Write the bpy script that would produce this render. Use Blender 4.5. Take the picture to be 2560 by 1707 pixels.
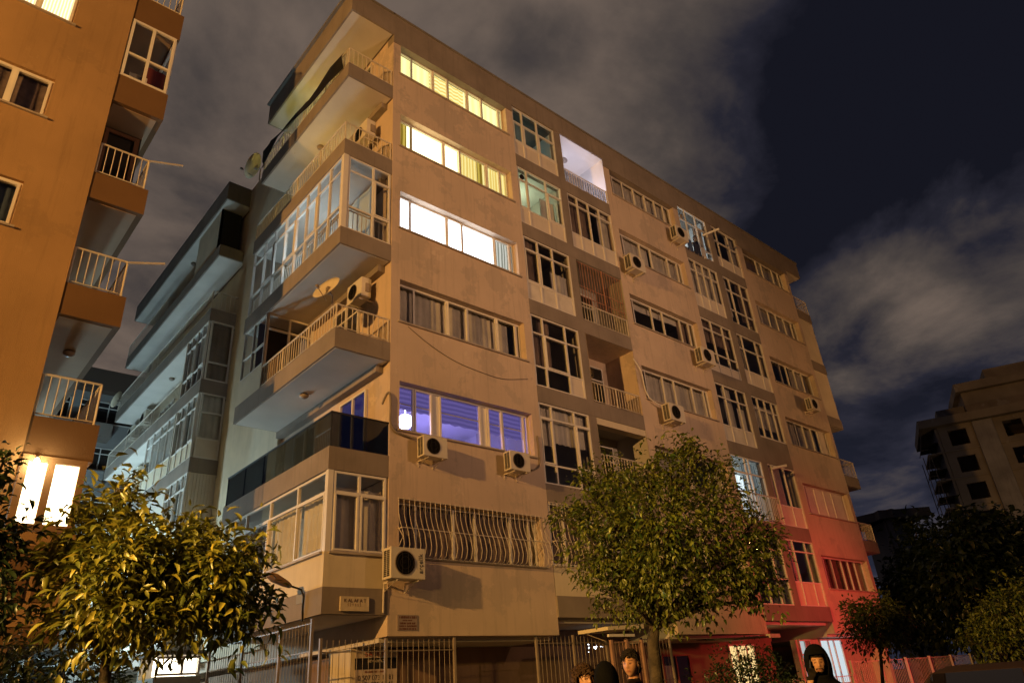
import bpy, bmesh, math, random
from mathutils import Vector, Matrix
R = math.radians
random.seed(11)
S = bpy.context.scene
for o in list(bpy.data.objects): bpy.data.objects.remove(o)
COL = S.collection

# ------------------------------------------------------------------ camera
CAM = Vector((-8.153, -13.109, 1.468)); YAW, PITCH, ROLL, FPX = .7484, .4663, -.0764, 1757.3
_f = Vector((math.sin(YAW)*math.cos(PITCH), math.cos(YAW)*math.cos(PITCH), math.sin(PITCH)))
_r = Vector((math.cos(YAW), -math.sin(YAW), 0)); _u = _r.cross(_f)
CR = _r*math.cos(ROLL)+_u*math.sin(ROLL); CU = -_r*math.sin(ROLL)+_u*math.cos(ROLL); CF = _f
cd = bpy.data.cameras.new('camera'); cam = bpy.data.objects.new('camera', cd); COL.objects.link(cam)
cd.sensor_width = 36; cd.lens = FPX/2560*36; cd.clip_end = 4000; cd.clip_start = .05
cam.matrix_world = Matrix((( CR.x, CU.x, -CF.x, CAM.x), (CR.y, CU.y, -CF.y, CAM.y), (CR.z, CU.z, -CF.z, CAM.z), (0,0,0,1)))
S.camera = cam
def ray(px, py): return CF + CR*((px-1280)/FPX) - CU*((py-853.5)/FPX)
def AT(px, py, dep): return CAM + ray(px, py)*dep              # a point at a given depth
def ONY(px, py, y): d = ray(px, py); return CAM + d*((y-CAM.y)/d.y)
def ONX(px, py, x): d = ray(px, py); return CAM + d*((x-CAM.x)/d.x)

# ------------------------------------------------------------------ render settings
S.render.engine = 'CYCLES'; S.cycles.use_denoising = True
S.cycles.max_bounces = 6; S.cycles.diffuse_bounces = 3; S.cycles.glossy_bounces = 3; S.cycles.transparent_max_bounces = 12; S.cycles.transmission_bounces = 4
S.cycles.sample_clamp_indirect = 4; S.cycles.caustics_reflective = False; S.cycles.caustics_refractive = False
S.view_settings.view_transform = 'Standard'; S.view_settings.look = 'None'; S.view_settings.exposure = 0; S.view_settings.gamma = 1

# ------------------------------------------------------------------ night sky with clouds lit by the town
W = bpy.data.worlds.new('World'); S.world = W; W.use_nodes = True
nt = W.node_tree; nt.nodes.clear(); N = nt.nodes.new; L = nt.links.new
out = N('ShaderNodeOutputWorld'); bg = N('ShaderNodeBackground'); L(bg.outputs[0], out.inputs[0]); bg.inputs[1].default_value = 1.0
tc = N('ShaderNodeTexCoord')
def vmath(op, a, b=None):
    n = N('ShaderNodeVectorMath'); n.operation = op
    for i, v in enumerate((a, b)):
        if v is None: continue
        if isinstance(v, (tuple, Vector)): n.inputs[i].default_value = tuple(v)
        else: L(v, n.inputs[i])
    return n
def mth(op, a, b=None, c=None, clamp=False):
    n = N('ShaderNodeMath'); n.operation = op; n.use_clamp = clamp
    for i, v in enumerate((a, b, c)):
        if v is None: continue
        if isinstance(v, (int, float)): n.inputs[i].default_value = v
        else: L(v, n.inputs[i])
    return n.outputs[0]
direc = vmath('NORMALIZE', tc.outputs['Generated']).outputs[0]
sep = N('ShaderNodeSeparateXYZ'); L(direc, sep.inputs[0])
zc = mth('MAXIMUM', mth('ADD', sep.outputs[2], .18), .08)
comb = N('ShaderNodeCombineXYZ'); L(mth('DIVIDE', sep.outputs[0], zc), comb.inputs[0]); L(mth('DIVIDE', sep.outputs[1], zc), comb.inputs[1])
def noise(vec, scale, detail, rough, dist=0.):
    n = N('ShaderNodeTexNoise'); L(vec, n.inputs['Vector']); n.inputs['Scale'].default_value = scale; n.inputs['Detail'].default_value = detail
    n.inputs['Roughness'].default_value = rough; n.inputs['Distortion'].default_value = dist; return n.outputs['Fac']
def blob(px, py, inner, outer, amp):                         # a soft cloud bank in one direction of the sky
    c = ray(px, py).normalized(); d = vmath('DOT_PRODUCT', direc, c).outputs['Value']
    m = N('ShaderNodeMapRange'); m.interpolation_type = 'SMOOTHSTEP'; L(d, m.inputs['Value'])
    m.inputs['From Min'].default_value = math.cos(R(outer)); m.inputs['From Max'].default_value = math.cos(R(inner)); m.inputs['To Max'].default_value = amp
    return m.outputs[0]
cov = mth('ADD', mth('ADD', blob(820, -120, 10, 50, .84), mth('ADD', blob(2490, 590, 2, 11, .56), blob(2160, 800, 1, 8, .46))), mth('ADD', blob(350, 900, 2, 16, .42), blob(1250, 330, 2, 22, .22)))
cov = mth('SUBTRACT', cov, mth('ADD', mth('ADD', blob(430, 640, 1, 8, .34), blob(1360, 115, .3, 4.5, .3)), mth('ADD', blob(1950, 420, 3, 18, .22), blob(2380, 200, 4, 15, .3))))
cov = mth('ADD', cov, blob(2300, 1150, 2, 13, .2))
n1 = noise(comb.outputs[0], 2.5, 8, .57, .4); n2 = noise(comb.outputs[0], 8.5, 7, .62)
tex = mth('ADD', mth('MULTIPLY', mth('SUBTRACT', n1, .5), 1.75), mth('MULTIPLY', mth('SUBTRACT', n2, .5), .36))
dens = mth('ADD', cov, tex, clamp=True)
ramp = N('ShaderNodeValToRGB'); L(dens, ramp.inputs[0])
e = ramp.color_ramp.elements
e[0].position = .1; e[0].color = (.0075, .0079, .0135, 1)
e[1].position = .95; e[1].color = (.15, .112, .09, 1)
k = ramp.color_ramp.elements.new(.3); k.color = (.019, .0185, .028, 1)
k = ramp.color_ramp.elements.new(.6); k.color = (.068, .055, .05, 1)
hz = N('ShaderNodeMapRange'); hz.interpolation_type = 'SMOOTHSTEP'; L(sep.outputs[2], hz.inputs['Value'])
hz.inputs['From Min'].default_value = .02; hz.inputs['From Max'].default_value = .42; hz.inputs['To Min'].default_value = 1; hz.inputs['To Max'].default_value = 0
mixh = N('ShaderNodeMixRGB'); mixh.blend_type = 'ADD'; L(mth('MULTIPLY', hz.outputs[0], 1.0), mixh.inputs[0]); L(ramp.outputs[0], mixh.inputs[1]); mixh.inputs[2].default_value = (.011, .0125, .022, 1)
L(mixh.outputs[0], bg.inputs[0])

# ------------------------------------------------------------------ materials
MATS = {}
def principled(name, col, rough=.7, metal=0., spec=.35, scale=0., amt=.12, bump=0., bscale=60., emit=None, estr=0., stain=None, streak=0.):
    if name in MATS: return MATS[name]
    m = bpy.data.materials.new(name); m.use_nodes = True; t = m.node_tree; b = t.nodes['Principled BSDF']
    b.inputs['Roughness'].default_value = rough; b.inputs['Metallic'].default_value = metal; b.inputs['Specular IOR Level'].default_value = spec
    b.inputs['Base Color'].default_value = (*col, 1)
    tc = t.nodes.new('ShaderNodeTexCoord'); src = None
    def nz(sc, det, vec=None, rg=.55):
        n = t.nodes.new('ShaderNodeTexNoise'); n.inputs['Scale'].default_value = sc; n.inputs['Detail'].default_value = det; n.inputs['Roughness'].default_value = rg
        t.links.new(vec or tc.outputs['Object'], n.inputs['Vector']); return n.outputs['Fac']
    def mix(fac, a, b2, mode='MIX'):
        x = t.nodes.new('ShaderNodeMixRGB'); x.blend_type = mode
        for i, v in enumerate((fac, a, b2)):
            if isinstance(v, (int, float)): x.inputs[i].default_value = v
            elif isinstance(v, tuple): x.inputs[i].default_value = v
            else: t.links.new(v, x.inputs[i])
        return x.outputs[0]
    def rng(v, a, b2, c, d):
        x = t.nodes.new('ShaderNodeMapRange'); t.links.new(v, x.inputs['Value'])
        for i, q in zip(('From Min', 'From Max', 'To Min', 'To Max'), (a, b2, c, d)): x.inputs[i].default_value = q
        return x.outputs[0]
    if scale:
        f = rng(nz(scale, 6), .3, .7, 0, 1)
        src = mix(f, tuple(c*(1-amt) for c in col)+(1,), tuple(min(1, c*(1+amt)) for c in col)+(1,))
        for st in (stain if isinstance(stain, list) else ([stain] if stain else [])):
            s = rng(nz(st[1], 6, None, .68), st[2], st[2]+.03, 0, st[3]); src = mix(s, src, tuple(st[0])+(1,))
        if streak:
            mp = t.nodes.new('ShaderNodeMapping'); mp.inputs['Scale'].default_value = (5, 5, .35); t.links.new(tc.outputs['Object'], mp.inputs[0])
            s = rng(nz(1.3, 5, mp.outputs[0], .7), .52, .72, 0, streak); src = mix(s, src, tuple(c*.45 for c in col)+(1,))
        t.links.new(src, b.inputs['Base Color'])
    if bump:
        bp = t.nodes.new('ShaderNodeBump'); bp.inputs['Strength'].default_value = bump; bp.inputs['Distance'].default_value = .02
        t.links.new(nz(bscale, 4), bp.inputs['Height']); t.links.new(bp.outputs[0], b.inputs['Normal'])
    if emit:
        b.inputs['Emission Color'].default_value = (*emit, 1); b.inputs['Emission Strength'].default_value = estr
    MATS[name] = m; return m
def glass(name, tint=.85, refl=1.0, ior=1.5, rough=.015, tcol=(1, 1, 1)):
    if name in MATS: return MATS[name]
    m = bpy.data.materials.new(name); m.use_nodes = True; t = m.node_tree; t.nodes.clear()
    o = t.nodes.new('ShaderNodeOutputMaterial'); tr = t.nodes.new('ShaderNodeBsdfTransparent'); g = t.nodes.new('ShaderNodeBsdfGlossy'); mx = t.nodes.new('ShaderNodeMixShader'); fr = t.nodes.new('ShaderNodeMath')
    tr.inputs[0].default_value = tuple(tint*c for c in tcol)+(1,); g.inputs['Roughness'].default_value = rough; g.inputs[0].default_value = (refl, refl, refl, 1); 
    lw = t.nodes.new('ShaderNodeLayerWeight'); lw.inputs[0].default_value = .5; pw_ = t.nodes.new('ShaderNodeMath'); pw_.operation = 'POWER'; pw_.inputs[1].default_value = 5.; t.links.new(lw.outputs['Facing'], pw_.inputs[0])
    fr.operation = 'MULTIPLY_ADD'; f0 = ((ior-1)/(ior+1))**2*1.8; t.links.new(pw_.outputs[0], fr.inputs[0]); fr.inputs[1].default_value = 1-f0; fr.inputs[2].default_value = f0
    t.links.new(fr.outputs[0], mx.inputs[0]); t.links.new(tr.outputs[0], mx.inputs[1]); t.links.new(g.outputs[0], mx.inputs[2]); t.links.new(mx.outputs[0], o.inputs[0])
    MATS[name] = m; return m
def emis(name, col, st, col2=None, axis='X', freq=5., bands=False):
    """light-giving surface: a lamp cover or a lit curtain whose folds let more or less light through"""
    if name in MATS: return MATS[name]
    m = bpy.data.materials.new(name); m.use_nodes = True; t = m.node_tree; t.nodes.clear()
    o = t.nodes.new('ShaderNodeOutputMaterial'); em = t.nodes.new('ShaderNodeEmission'); em.inputs[0].default_value = (*col, 1); em.inputs[1].default_value = st
    if col2:
        tc = t.nodes.new('ShaderNodeTexCoord'); w = t.nodes.new('ShaderNodeTexWave'); w.bands_direction = axis; w.inputs['Scale'].default_value = freq
        w.inputs['Distortion'].default_value = 0. if bands else 1.6; w.inputs['Detail'].default_value = 2; w.inputs['Detail Scale'].default_value = .6
        t.links.new(tc.outputs['Object'], w.inputs[0]); mx = t.nodes.new('ShaderNodeMixRGB'); t.links.new(w.outputs['Fac'], mx.inputs[0])
        mx.inputs[1].default_value = (*col2, 1); mx.inputs[2].default_value = (*col, 1); t.links.new(mx.outputs[0], em.inputs[0])
    t.links.new(em.outputs[0], o.inputs[0]); MATS[name] = m; return m
P = principled
M_wall = P('cream plaster', (.62, .49, .385), .9, spec=.2, scale=.55, amt=.10, bump=.35, bscale=70, stain=[((.49, .40, .325), .7, .535, .65), ((.70, .57, .455), 1.15, .60, .7), ((.33, .28, .24), 2.3, .665, .55)], streak=.38)
M_wallL = P('pale panel paint', (.69, .60, .45), .85, spec=.2, scale=1.3, amt=.08, bump=.2, bscale=90, streak=.2)
M_band = P('grey band plaster', (.27, .225, .19), .9, spec=.2, scale=.9, amt=.16, bump=.35, bscale=70, streak=.32)
M_ceil = P('whitewashed ceiling', (.62, .57, .52), .9, spec=.15, scale=.8, amt=.10, bump=.2, bscale=50, stain=((.36, .28, .2), 1.4, .70, .6))
M_roof = P('roof concrete', (.2, .18, .16), .95, scale=1, amt=.2)
M_pvc = P('white pvc frame', (.74, .70, .65), .45, spec=.4, scale=3, amt=.05)
M_pvcD = P('brown timber frame', (.16, .08, .045), .6, scale=5, amt=.2)
M_infill = P('white infill panel', (.70, .62, .52), .6, scale=1.5, amt=.07, streak=.18)
M_metal = P('painted railing metal', (.62, .55, .46), .5, spec=.4, scale=4, amt=.12)
M_metalD = P('dark grille metal', (.26, .21, .17), .55, scale=4, amt=.2)
M_stone = P('sill stone', (.42, .36, .31), .7, scale=4, amt=.2)
M_room = P('room plaster', (.45, .42, .38), .95, scale=.6, amt=.1)
M_roomW = P('bright room plaster', (.72, .72, .70), .9, scale=.6, amt=.06)
M_curt = P('grey net curtain', (.66, .61, .54), .95, scale=2, amt=.15)
M_curtW = P('white curtain', (.74, .70, .64), .95, scale=2, amt=.1)
M_curtD = P('dark curtain', (.26, .19, .15), .95, scale=2, amt=.25)
M_glass = glass('window glass')
M_glassD = glass('smoked balcony glass', .07, 1, 1.6, .02, (.8, .9, 1))
M_ac = P('outdoor unit enamel', (.66, .60, .50), .5, scale=2, amt=.08, streak=.2)
M_black = P('black plastic', (.018, .016, .015), .5)
M_dark = P('dark hollow', (.03, .026, .022), .9)  # near-black colour; backing sheets of it stand in for shade inside openings
M_rust = P('rusty steel', (.2, .1, .05), .7, scale=8, amt=.35)
M_asph = P('asphalt', (.05, .048, .046), .9, scale=3, amt=.25, bump=.4, bscale=200)
M_pave = P('pavement slabs', (.22, .2, .18), .9, scale=2, amt=.2, bump=.3, bscale=90)
M_orange = P('ochre plaster', (.40, .245, .115), .9, spec=.2, scale=.5, amt=.14, bump=.35, bscale=70, streak=.28, stain=[((.32, .2, .1), .7, .58, .5), ((.46, .29, .14), 1.4, .62, .6)])
M_orangeD = P('brown band plaster', (.17, .095, .045), .9, spec=.2, scale=.8, amt=.12, bump=.3, bscale=70)
M_bark = P('bark', (.055, .04, .026), .9, scale=9, amt=.4, bump=.8, bscale=30)
M_grey = P('grey render', (.30, .29, .28), .9, scale=.5, amt=.12, bump=.2, streak=.15)
M_conc = P('raw concrete', (.36, .30, .23), .95, scale=.35, amt=.25, bump=.3, bscale=20, stain=((.5, .47, .43), .5, .6, .5))
def leafmat(name, a, b):
    m = bpy.data.materials.new(name); m.use_nodes = True; t = m.node_tree; bs = t.nodes['Principled BSDF']
    bs.inputs['Roughness'].default_value = .38; bs.inputs['Specular IOR Level'].default_value = .5
    g = t.nodes.new('ShaderNodeNewGeometry'); mx = t.nodes.new('ShaderNodeMixRGB'); t.links.new(g.outputs['Random Per Island'], mx.inputs[0])
    mx.inputs[1].default_value = (*a, 1); mx.inputs[2].default_value = (*b, 1); t.links.new(mx.outputs[0], bs.inputs['Base Color'])
    tl = t.nodes.new('ShaderNodeBsdfTranslucent'); t.links.new(mx.outputs[0], tl.inputs[0]); ms = t.nodes.new('ShaderNodeMixShader'); ms.inputs[0].default_value = .3
    o = t.nodes['Material Output']; t.links.new(bs.outputs[0], ms.inputs[1]); t.links.new(tl.outputs[0], ms.inputs[2]); t.links.new(ms.outputs[0], o.inputs[0]); return m
M_leafL = leafmat('citrus leaf', (.05, .062, .010), (.19, .17, .026))
M_leafC = leafmat('street tree leaf', (.05, .078, .014), (.17, .175, .03))
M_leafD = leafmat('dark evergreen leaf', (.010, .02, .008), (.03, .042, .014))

# ------------------------------------------------------------------ mesh helpers
def link(name, me, mat, parent=None):
    o = bpy.data.objects.new(name, me); COL.objects.link(o)
    if mat is not None and len(me.materials) == 0: me.materials.append(mat)
    if parent is not None: o.parent = parent
    return o
def tag(o, label, cat, group=None, kind=None):
    if label: o['label'] = label
    if cat: o['category'] = cat
    if group: o['group'] = group
    if kind: o['kind'] = kind
    return o
def thing(name, label, cat, loc=(0, 0, 0), rz=0., group=None):
    o = bpy.data.objects.new(name, None); COL.objects.link(o); o.location = loc; o.rotation_euler = (0, 0, rz); o.empty_display_size = .2
    return tag(o, label, cat, group)
def copy_tree(o, parent=None, loc=None, rz=None, label=None, group=None):
    c = o.copy(); COL.objects.link(c)
    if parent is not None: c.parent = parent
    if loc is not None: c.location = loc
    if rz is not None: c.rotation_euler = (0, 0, rz)
    if label: c['label'] = label
    if group: c['group'] = group
    for ch in o.children: copy_tree(ch, c)
    return c
class Fr:                                                     # a wall plane: a runs along u, b is height, c is outward
    def __init__(s, o, u, w): s.o = Vector(o); s.u = Vector(u); s.w = Vector(w); s.z = Vector((0, 0, 1))
    def __call__(s, a, b, c=0.): return s.o + s.u*a + s.z*b + s.w*c
XF = Fr((0, 0, 0), (1, 0, 0), (0, -1, 0))                     # street front of the big block (a = x)
LOC = Fr((0, 0, 0), (1, 0, 0), (0, 1, 0))                     # plain local axes: a=x, b=z, c=y
def LF(x): return Fr((x, 0, 0), (0, -1, 0), (-1, 0, 0))       # a face looking towards -x (a = -y)
def FF(y): return Fr((0, y, 0), (1, 0, 0), (0, -1, 0))        # a face looking towards -y
def RF(x): return Fr((x, 0, 0), (0, 1, 0), (1, 0, 0))         # a face looking towards +x (a = y)
class MB:
    def __init__(s): s.v = []; s.f = []
    def quad(s, *p):
        n = len(s.v); s.v += [tuple(q) for q in p]; s.f.append(tuple(range(n, n+len(p)))); return s
    def hexa(s, p):                                            # 8 points: bottom ring then top ring
        n = len(s.v); s.v += [tuple(q) for q in p]
        s.f += [tuple(n+i for i in f) for f in ((3,2,1,0), (4,5,6,7), (0,1,5,4), (1,2,6,5), (2,3,7,6), (3,0,4,7))]; return s
    def box(s, x0, x1, y0, y1, z0, z1):
        return s.hexa([(x0,y0,z0),(x1,y0,z0),(x1,y1,z0),(x0,y1,z0),(x0,y0,z1),(x1,y0,z1),(x1,y1,z1),(x0,y1,z1)])
    def fb(s, fr, a0, a1, b0, b1, c0, c1):                     # box in a wall plane (c0 back, c1 front)
        return s.hexa([fr(a0,b0,c1), fr(a1,b0,c1), fr(a1,b0,c0), fr(a0,b0,c0), fr(a0,b1,c1), fr(a1,b1,c1), fr(a1,b1,c0), fr(a0,b1,c0)])
    def tube(s, pts, r, n=6, cap=True):
        pts = [Vector(p) for p in pts]; rs = r if isinstance(r, (list, tuple)) else [r]*len(pts); base = len(s.v); prev = None
        for i, p in enumerate(pts):
            d = (pts[min(i+1, len(pts)-1)]-pts[max(i-1, 0)]).normalized()
            x = d.orthogonal().normalized() if prev is None else (prev - d*prev.dot(d)).normalized(); prev = x; y = d.cross(x)
            for k in range(n):
                a = 2*math.pi*k/n; s.v.append(tuple(p + (x*math.cos(a)+y*math.sin(a))*rs[i]))
        for i in range(len(pts)-1):
            for k in range(n):
                s.f.append((base+i*n+k, base+i*n+(k+1) % n, base+(i+1)*n+(k+1) % n, base+(i+1)*n+k))
        if cap: s.f.append(tuple(base+k for k in reversed(range(n)))); s.f.append(tuple(base+(len(pts)-1)*n+k for k in range(n)))
        return s
    def bar(s, a, b, r, n=4): return s.tube([a, b], r, n)
    def disc(s, c, nrm, r, n=20, thick=.01):
        nrm = Vector(nrm).normalized(); return s.tube([Vector(c), Vector(c)+nrm*thick], r, n)
    def lathe(s, c, ax, prof, n=18):                           # prof: list of (radius, along)
        ax = Vector(ax).normalized(); x = ax.orthogonal().normalized(); y = ax.cross(x); base = len(s.v); c = Vector(c)
        for (r, h) in prof:
            for k in range(n):
                t = 2*math.pi*k/n; s.v.append(tuple(c + ax*h + (x*math.cos(t)+y*math.sin(t))*r))
        for i in range(len(prof)-1):
            for k in range(n): s.f.append((base+i*n+k, base+i*n+(k+1) % n, base+(i+1)*n+(k+1) % n, base+(i+1)*n+k))
        s.f.append(tuple(base+k for k in reversed(range(n)))); s.f.append(tuple(base+(len(prof)-1)*n+k for k in range(n))); return s
    def mesh(s, name, smooth=False):
        me = bpy.data.meshes.new(name); me.from_pydata(s.v, [], s.f); me.update()
        if smooth: me.shade_smooth()
        return me
    def build(s, name, mat, parent=None, smooth=False, bevel=0.):
        me = s.mesh(name, smooth)
        if bevel:
            bm = bmesh.new(); bm.from_mesh(me); bmesh.ops.remove_doubles(bm, verts=bm.verts, dist=1e-5); bmesh.ops.bevel(bm, geom=bm.edges[:], offset=bevel, segments=2, affect='EDGES', profile=.6); bm.to_mesh(me); bm.free()
        return link(name, me, mat, parent)
def struct(o): o['kind'] = 'structure'; return o
def light(kind, loc, power, col, parent=None, size=.1, to=None, cone=None, blend=.5, name='lamp_light'):
    l = bpy.data.lights.new(name, kind); l.energy = power; l.color = col
    if kind == 'AREA': l.size = size
    else: l.shadow_soft_size = size
    if cone: l.spot_size = R(cone); l.spot_blend = blend
    o = bpy.data.objects.new(name, l); COL.objects.link(o)
    if parent is not None: o.parent = parent
    o.location = loc
    if to is not None: o.rotation_euler = (Vector(to)-Vector(loc)).to_track_quat('-Z', 'Y').to_euler()
    return o

# ------------------------------------------------------------------ ground
g = MB(); g.quad((-700,-700,0), (700,-700,0), (700,700,0), (-700,700,0)); struct(g.build('ground', M_asph))
g = MB(); g.box(-.9, 40, -3.6, 30, .004, .13); struct(g.build('pavement', M_pave))
g = MB(); g.box(-.98, 40, -3.72, -3.6, .004, .15); g.box(-.98, -.9, -3.6, 30, .004, .15); struct(g.build('kerb', M_stone))
g = MB(); g.box(-40, -6.3, -3.2, 40, .004, .13); struct(g.build('pavement', M_pave))

# ------------------------------------------------------------------ building kit
def curtain(win, fr, a0, a1, b0, b1, c, mat, folds=7., amp=.025, name='curtain', scallop=0.):
    n = max(8, int((a1-a0)*folds*5)); m = MB(); ph = random.random()*6
    for i in range(n+1):
        t = i/n; a = a0+(a1-a0)*t; d = amp*(math.sin(a*folds*6.28+ph)+.5*math.sin(a*folds*2.7*6.28+ph*2))
        lo = b0 + (scallop*abs(math.sin(a*9.)) if scallop else 0)
        m.v += [tuple(fr(a, lo, c+d)), tuple(fr(a, b1, c+d*.6))]
    for i in range(n): m.f.append((2*i, 2*i+2, 2*i+3, 2*i+1))
    return m.build(name, mat, win, True)
def window(par, fr, a0, a1, b0, b1, vs=(), hs=(), c=-.13, fw=.05, mat=None, infill=None, gl=None, sill=True, room=None, cur=None, sash=(), name='window', curc=-.16, room_depth=2.6, holes=()):
    """frame with mullions at vs, transoms at hs (z or (z, col0, col1)); each pane its own sub-part"""
    mat = mat or M_pvc; gl = gl or M_glass; infill = infill or {}
    m = MB(); d0, d1 = c-.035, c+.035
    m.fb(fr, a0, a0+fw, b0, b1, d0, d1); m.fb(fr, a1-fw, a1, b0, b1, d0, d1)
    m.fb(fr, a0+fw, a1-fw, b0, b0+fw, d0, d1-.002); m.fb(fr, a0+fw, a1-fw, b1-fw, b1, d0, d1-.002)
    vx = [a0] + list(vs) + [a1]
    for v in vs: m.fb(fr, v-fw*.55, v+fw*.55, b0+fw, b1-fw, d0, d1-.004)
    rows = {i: [b0] for i in range(len(vx)-1)}
    for h in hs:
        z, i0, i1 = h if isinstance(h, tuple) else (h, 0, len(vx)-2)
        for i in range(i0, i1+1):
            m.fb(fr, vx[i]+fw*.5, vx[i+1]-fw*.5, z-fw*.5, z+fw*.5, d0, d1-.007); rows[i].append(z)
    for i in rows: rows[i] = sorted(rows[i])+[b1]
    panes = []
    for i in range(len(vx)-1):
        for j in range(len(rows[i])-1):
            x0, x1, z0, z1 = vx[i]+fw*.5, vx[i+1]-fw*.5, rows[i][j]+fw*.5, rows[i][j+1]-fw*.5
            if (i, j) in holes: continue
            if (i, j) in sash:                                  # an opening sash sits proud in the frame
                s = fw*.75
                for q in ((x0, x0+s, z0, z1), (x1-s, x1, z0, z1), (x0+s, x1-s, z0, z0+s), (x0+s, x1-s, z1-s, z1)): m.fb(fr, *q, c-.01, c+.052)
            panes.append((i, j, x0, x1, z0, z1))
    w = m.build(name, mat, par)
    for (i, j, x0, x1, z0, z1) in panes:
        mt = infill.get((i, j), infill.get(('*', j)))
        if mt: MB().fb(fr, x0, x1, z0, z1, c-.015, c+.004).build('infill_panel', mt, w)
        else:
            tl = random.uniform(-.004, .004)
            MB().quad(fr(x0, z0, c+tl), fr(x1, z0, c-tl), fr(x1, z1, c-tl), fr(x0, z1, c+tl)).build('pane', gl, w)
    if sill: MB().fb(fr, a0-.06, a1+.06, b0-.045, b0-.003, c+.02, .06).build('sill', M_stone, w)
    if room is not None:
        rm = room if isinstance(room, bpy.types.Material) else M_room
        x0, x1, z0, z1, y0, y1 = a0-.2, a1+.2, (b0-.85 if b1-b0 < 1.6 else b0-.02), b1+.25, c-.14, -room_depth
        q = MB(); A = [fr(x0,z0,y0), fr(x1,z0,y0), fr(x1,z1,y0), fr(x0,z1,y0)]; B = [fr(x0,z0,y1), fr(x1,z0,y1), fr(x1,z1,y1), fr(x0,z1,y1)]
        q.quad(*B); q.quad(A[0], B[0], B[3], A[3]); q.quad(A[1], A[2], B[2], B[1]); q.quad(A[0], A[1], B[1], B[0]); q.quad(A[3], B[3], B[2], A[2])
        # front return round the opening so no light leaks into the wall void
        q.quad(A[0], fr(a0,b0,y0), fr(a0,b1,y0), A[3]); q.quad(fr(a1,b0,y0), A[1], A[2], fr(a1,b1,y0)); q.quad(A[0], A[1], fr(a1,b0,y0), fr(a0,b0,y0)); q.quad(fr(a0,b1,y0), fr(a1,b1,y0), A[2], A[3])
        q.build('room_shell', rm, w)
    for cu in (cur or ()):
        f0, f1, g0, g1, mt = cu[:5]; nm = cu[5] if len(cu) > 5 else 'curtain'
        curtain(w, fr, a0+(a1-a0)*f0, a0+(a1-a0)*f1, b0+(b1-b0)*g0-(.1 if g0 <= 0 else 0), b0+(b1-b0)*g1+(.22 if g1 >= 1 and room is not None else 0), c+curc, mt, folds=cu[6] if len(cu) > 6 else 4.5, name=nm)
    return w
BARS = {}
def bar_mesh(h, r):
    k = (round(h, 3), r)
    if k not in BARS: BARS[k] = MB().tube([(0, 0, 0), (0, 0, h)], r, 5).mesh('bar')
    return BARS[k]
def railing(par, pts, zb, h, step=.13, mat=None, r=.011, name='railing', mid=False, post=True):
    """handrail along pts [(x,y)...], each bar its own piece"""
    mat = mat or M_metal; m = MB(); ps = [Vector((x, y, 0)) for x, y in pts]
    for a, b in zip(ps, ps[1:]):
        for z, rr in ((zb+h, .024), (zb+.06, .014)) + (((zb+h*.55, .012),) if mid else ()):
            m.tube([a+Vector((0, 0, z)), b+Vector((0, 0, z))], rr, 6)
    for p in (ps if post else ()): m.tube([p+Vector((0, 0, zb)), p+Vector((0, 0, zb+h+.01))], .022, 6)
    o = m.build(name, mat, par)
    for a, b in zip(ps, ps[1:]):
        n = max(2, int((b-a).length/step))
        for i in range(1, n):
            p = a.lerp(b, i/n); me = bar_mesh(h-.08, r)
            c = link('bar', me, mat, o); c.location = (p.x, p.y, zb+.06)
    return o

# ------------------------------------------------------------------ the big corner apartment block
H = 2.85
T = thing('apartment_building', 'cream and grey seven storey corner apartment block with lit upper windows', 'apartment building')
def zt(k): return 5.525+H*(k-1)                               # top of the long windows on storey k
def bb(k): return 3.12+H*(k-1)                                # underside of floor band k
m = MB()
for x0, x1, w0, w1 in ((0, 4.84, .265, 4.55), (9.58, 14.36, 9.93, 14.02), (18.93, 23.55, 19.38, 23.3)):
    m.fb(XF, x0, w0, 2.72, 19.75, -.32, 0); m.fb(XF, w1, x1, 2.72, 19.75, -.32, 0)
    zz = 2.72
    for k in range(1, 7): m.fb(XF, w0, w1, zz, zt(k)-1.23, -.32, -.001); zz = zt(k)
    if zz < 19.75: m.fb(XF, w0, w1, zz, 19.75, -.25, -.001)
m.build('wall', M_wall, T)
m = MB(); m.fb(XF, 0, 25.02, 20.08, 20.93, -.24, .03); [m.fb(XF, a_, b_, 19.75, 20.079, -.32, .028) for a_, b_ in ((0, 4.84), (9.58, 14.36), (18.93, 23.55))]; m.build('roof_band', M_band, T)
m = MB(); m.fb(XF, -.03, 25.05, 20.93, 21.0, -.3, .07); m.box(-1.56, -1.4, -.07, 5.9, 20.93, 21.0); m.box(-1.56, 0, -.07, .1, 20.935, 20.995); m.build('roof_coping', M_roof, T)
for k in range(1, 7):                                           # bands across the bays
    for x0, x1 in ((4.84, 9.58), (14.36, 18.93)):
        MB().fb(XF, x0, x1, bb(k), bb(k)+.5, -.25, .004 if k > 1 else .05).build('floor_band', M_band, T)
for x0, x1 in ((6.93, 7.24), (16.52, 16.93)): MB().fb(XF, x0, x1, 3.62, 20.079, -.25, -.003).build('pier', M_band, T)
m = MB(); m.box(.001, .25, .321, 10.7, 2.72, 20.92); m.build('end_wall', M_wall, T)
m = MB(); m.box(0, .25, 10.7, 23.2, 2.6, 20.93); m.build('end_wall', M_wallL, T)
m = MB(); m.box(.25, 25.0, .25, 23.2, 20.3, 20.86); m.build('roof_slab', M_roof, T)
m = MB(); m.box(23.3, 23.55, .25, 23.2, 0, 20.3); m.box(.25, 23.3, 22.9, 23.2, 0, 20.3); m.build('rear_wall', M_wall, T)
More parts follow.
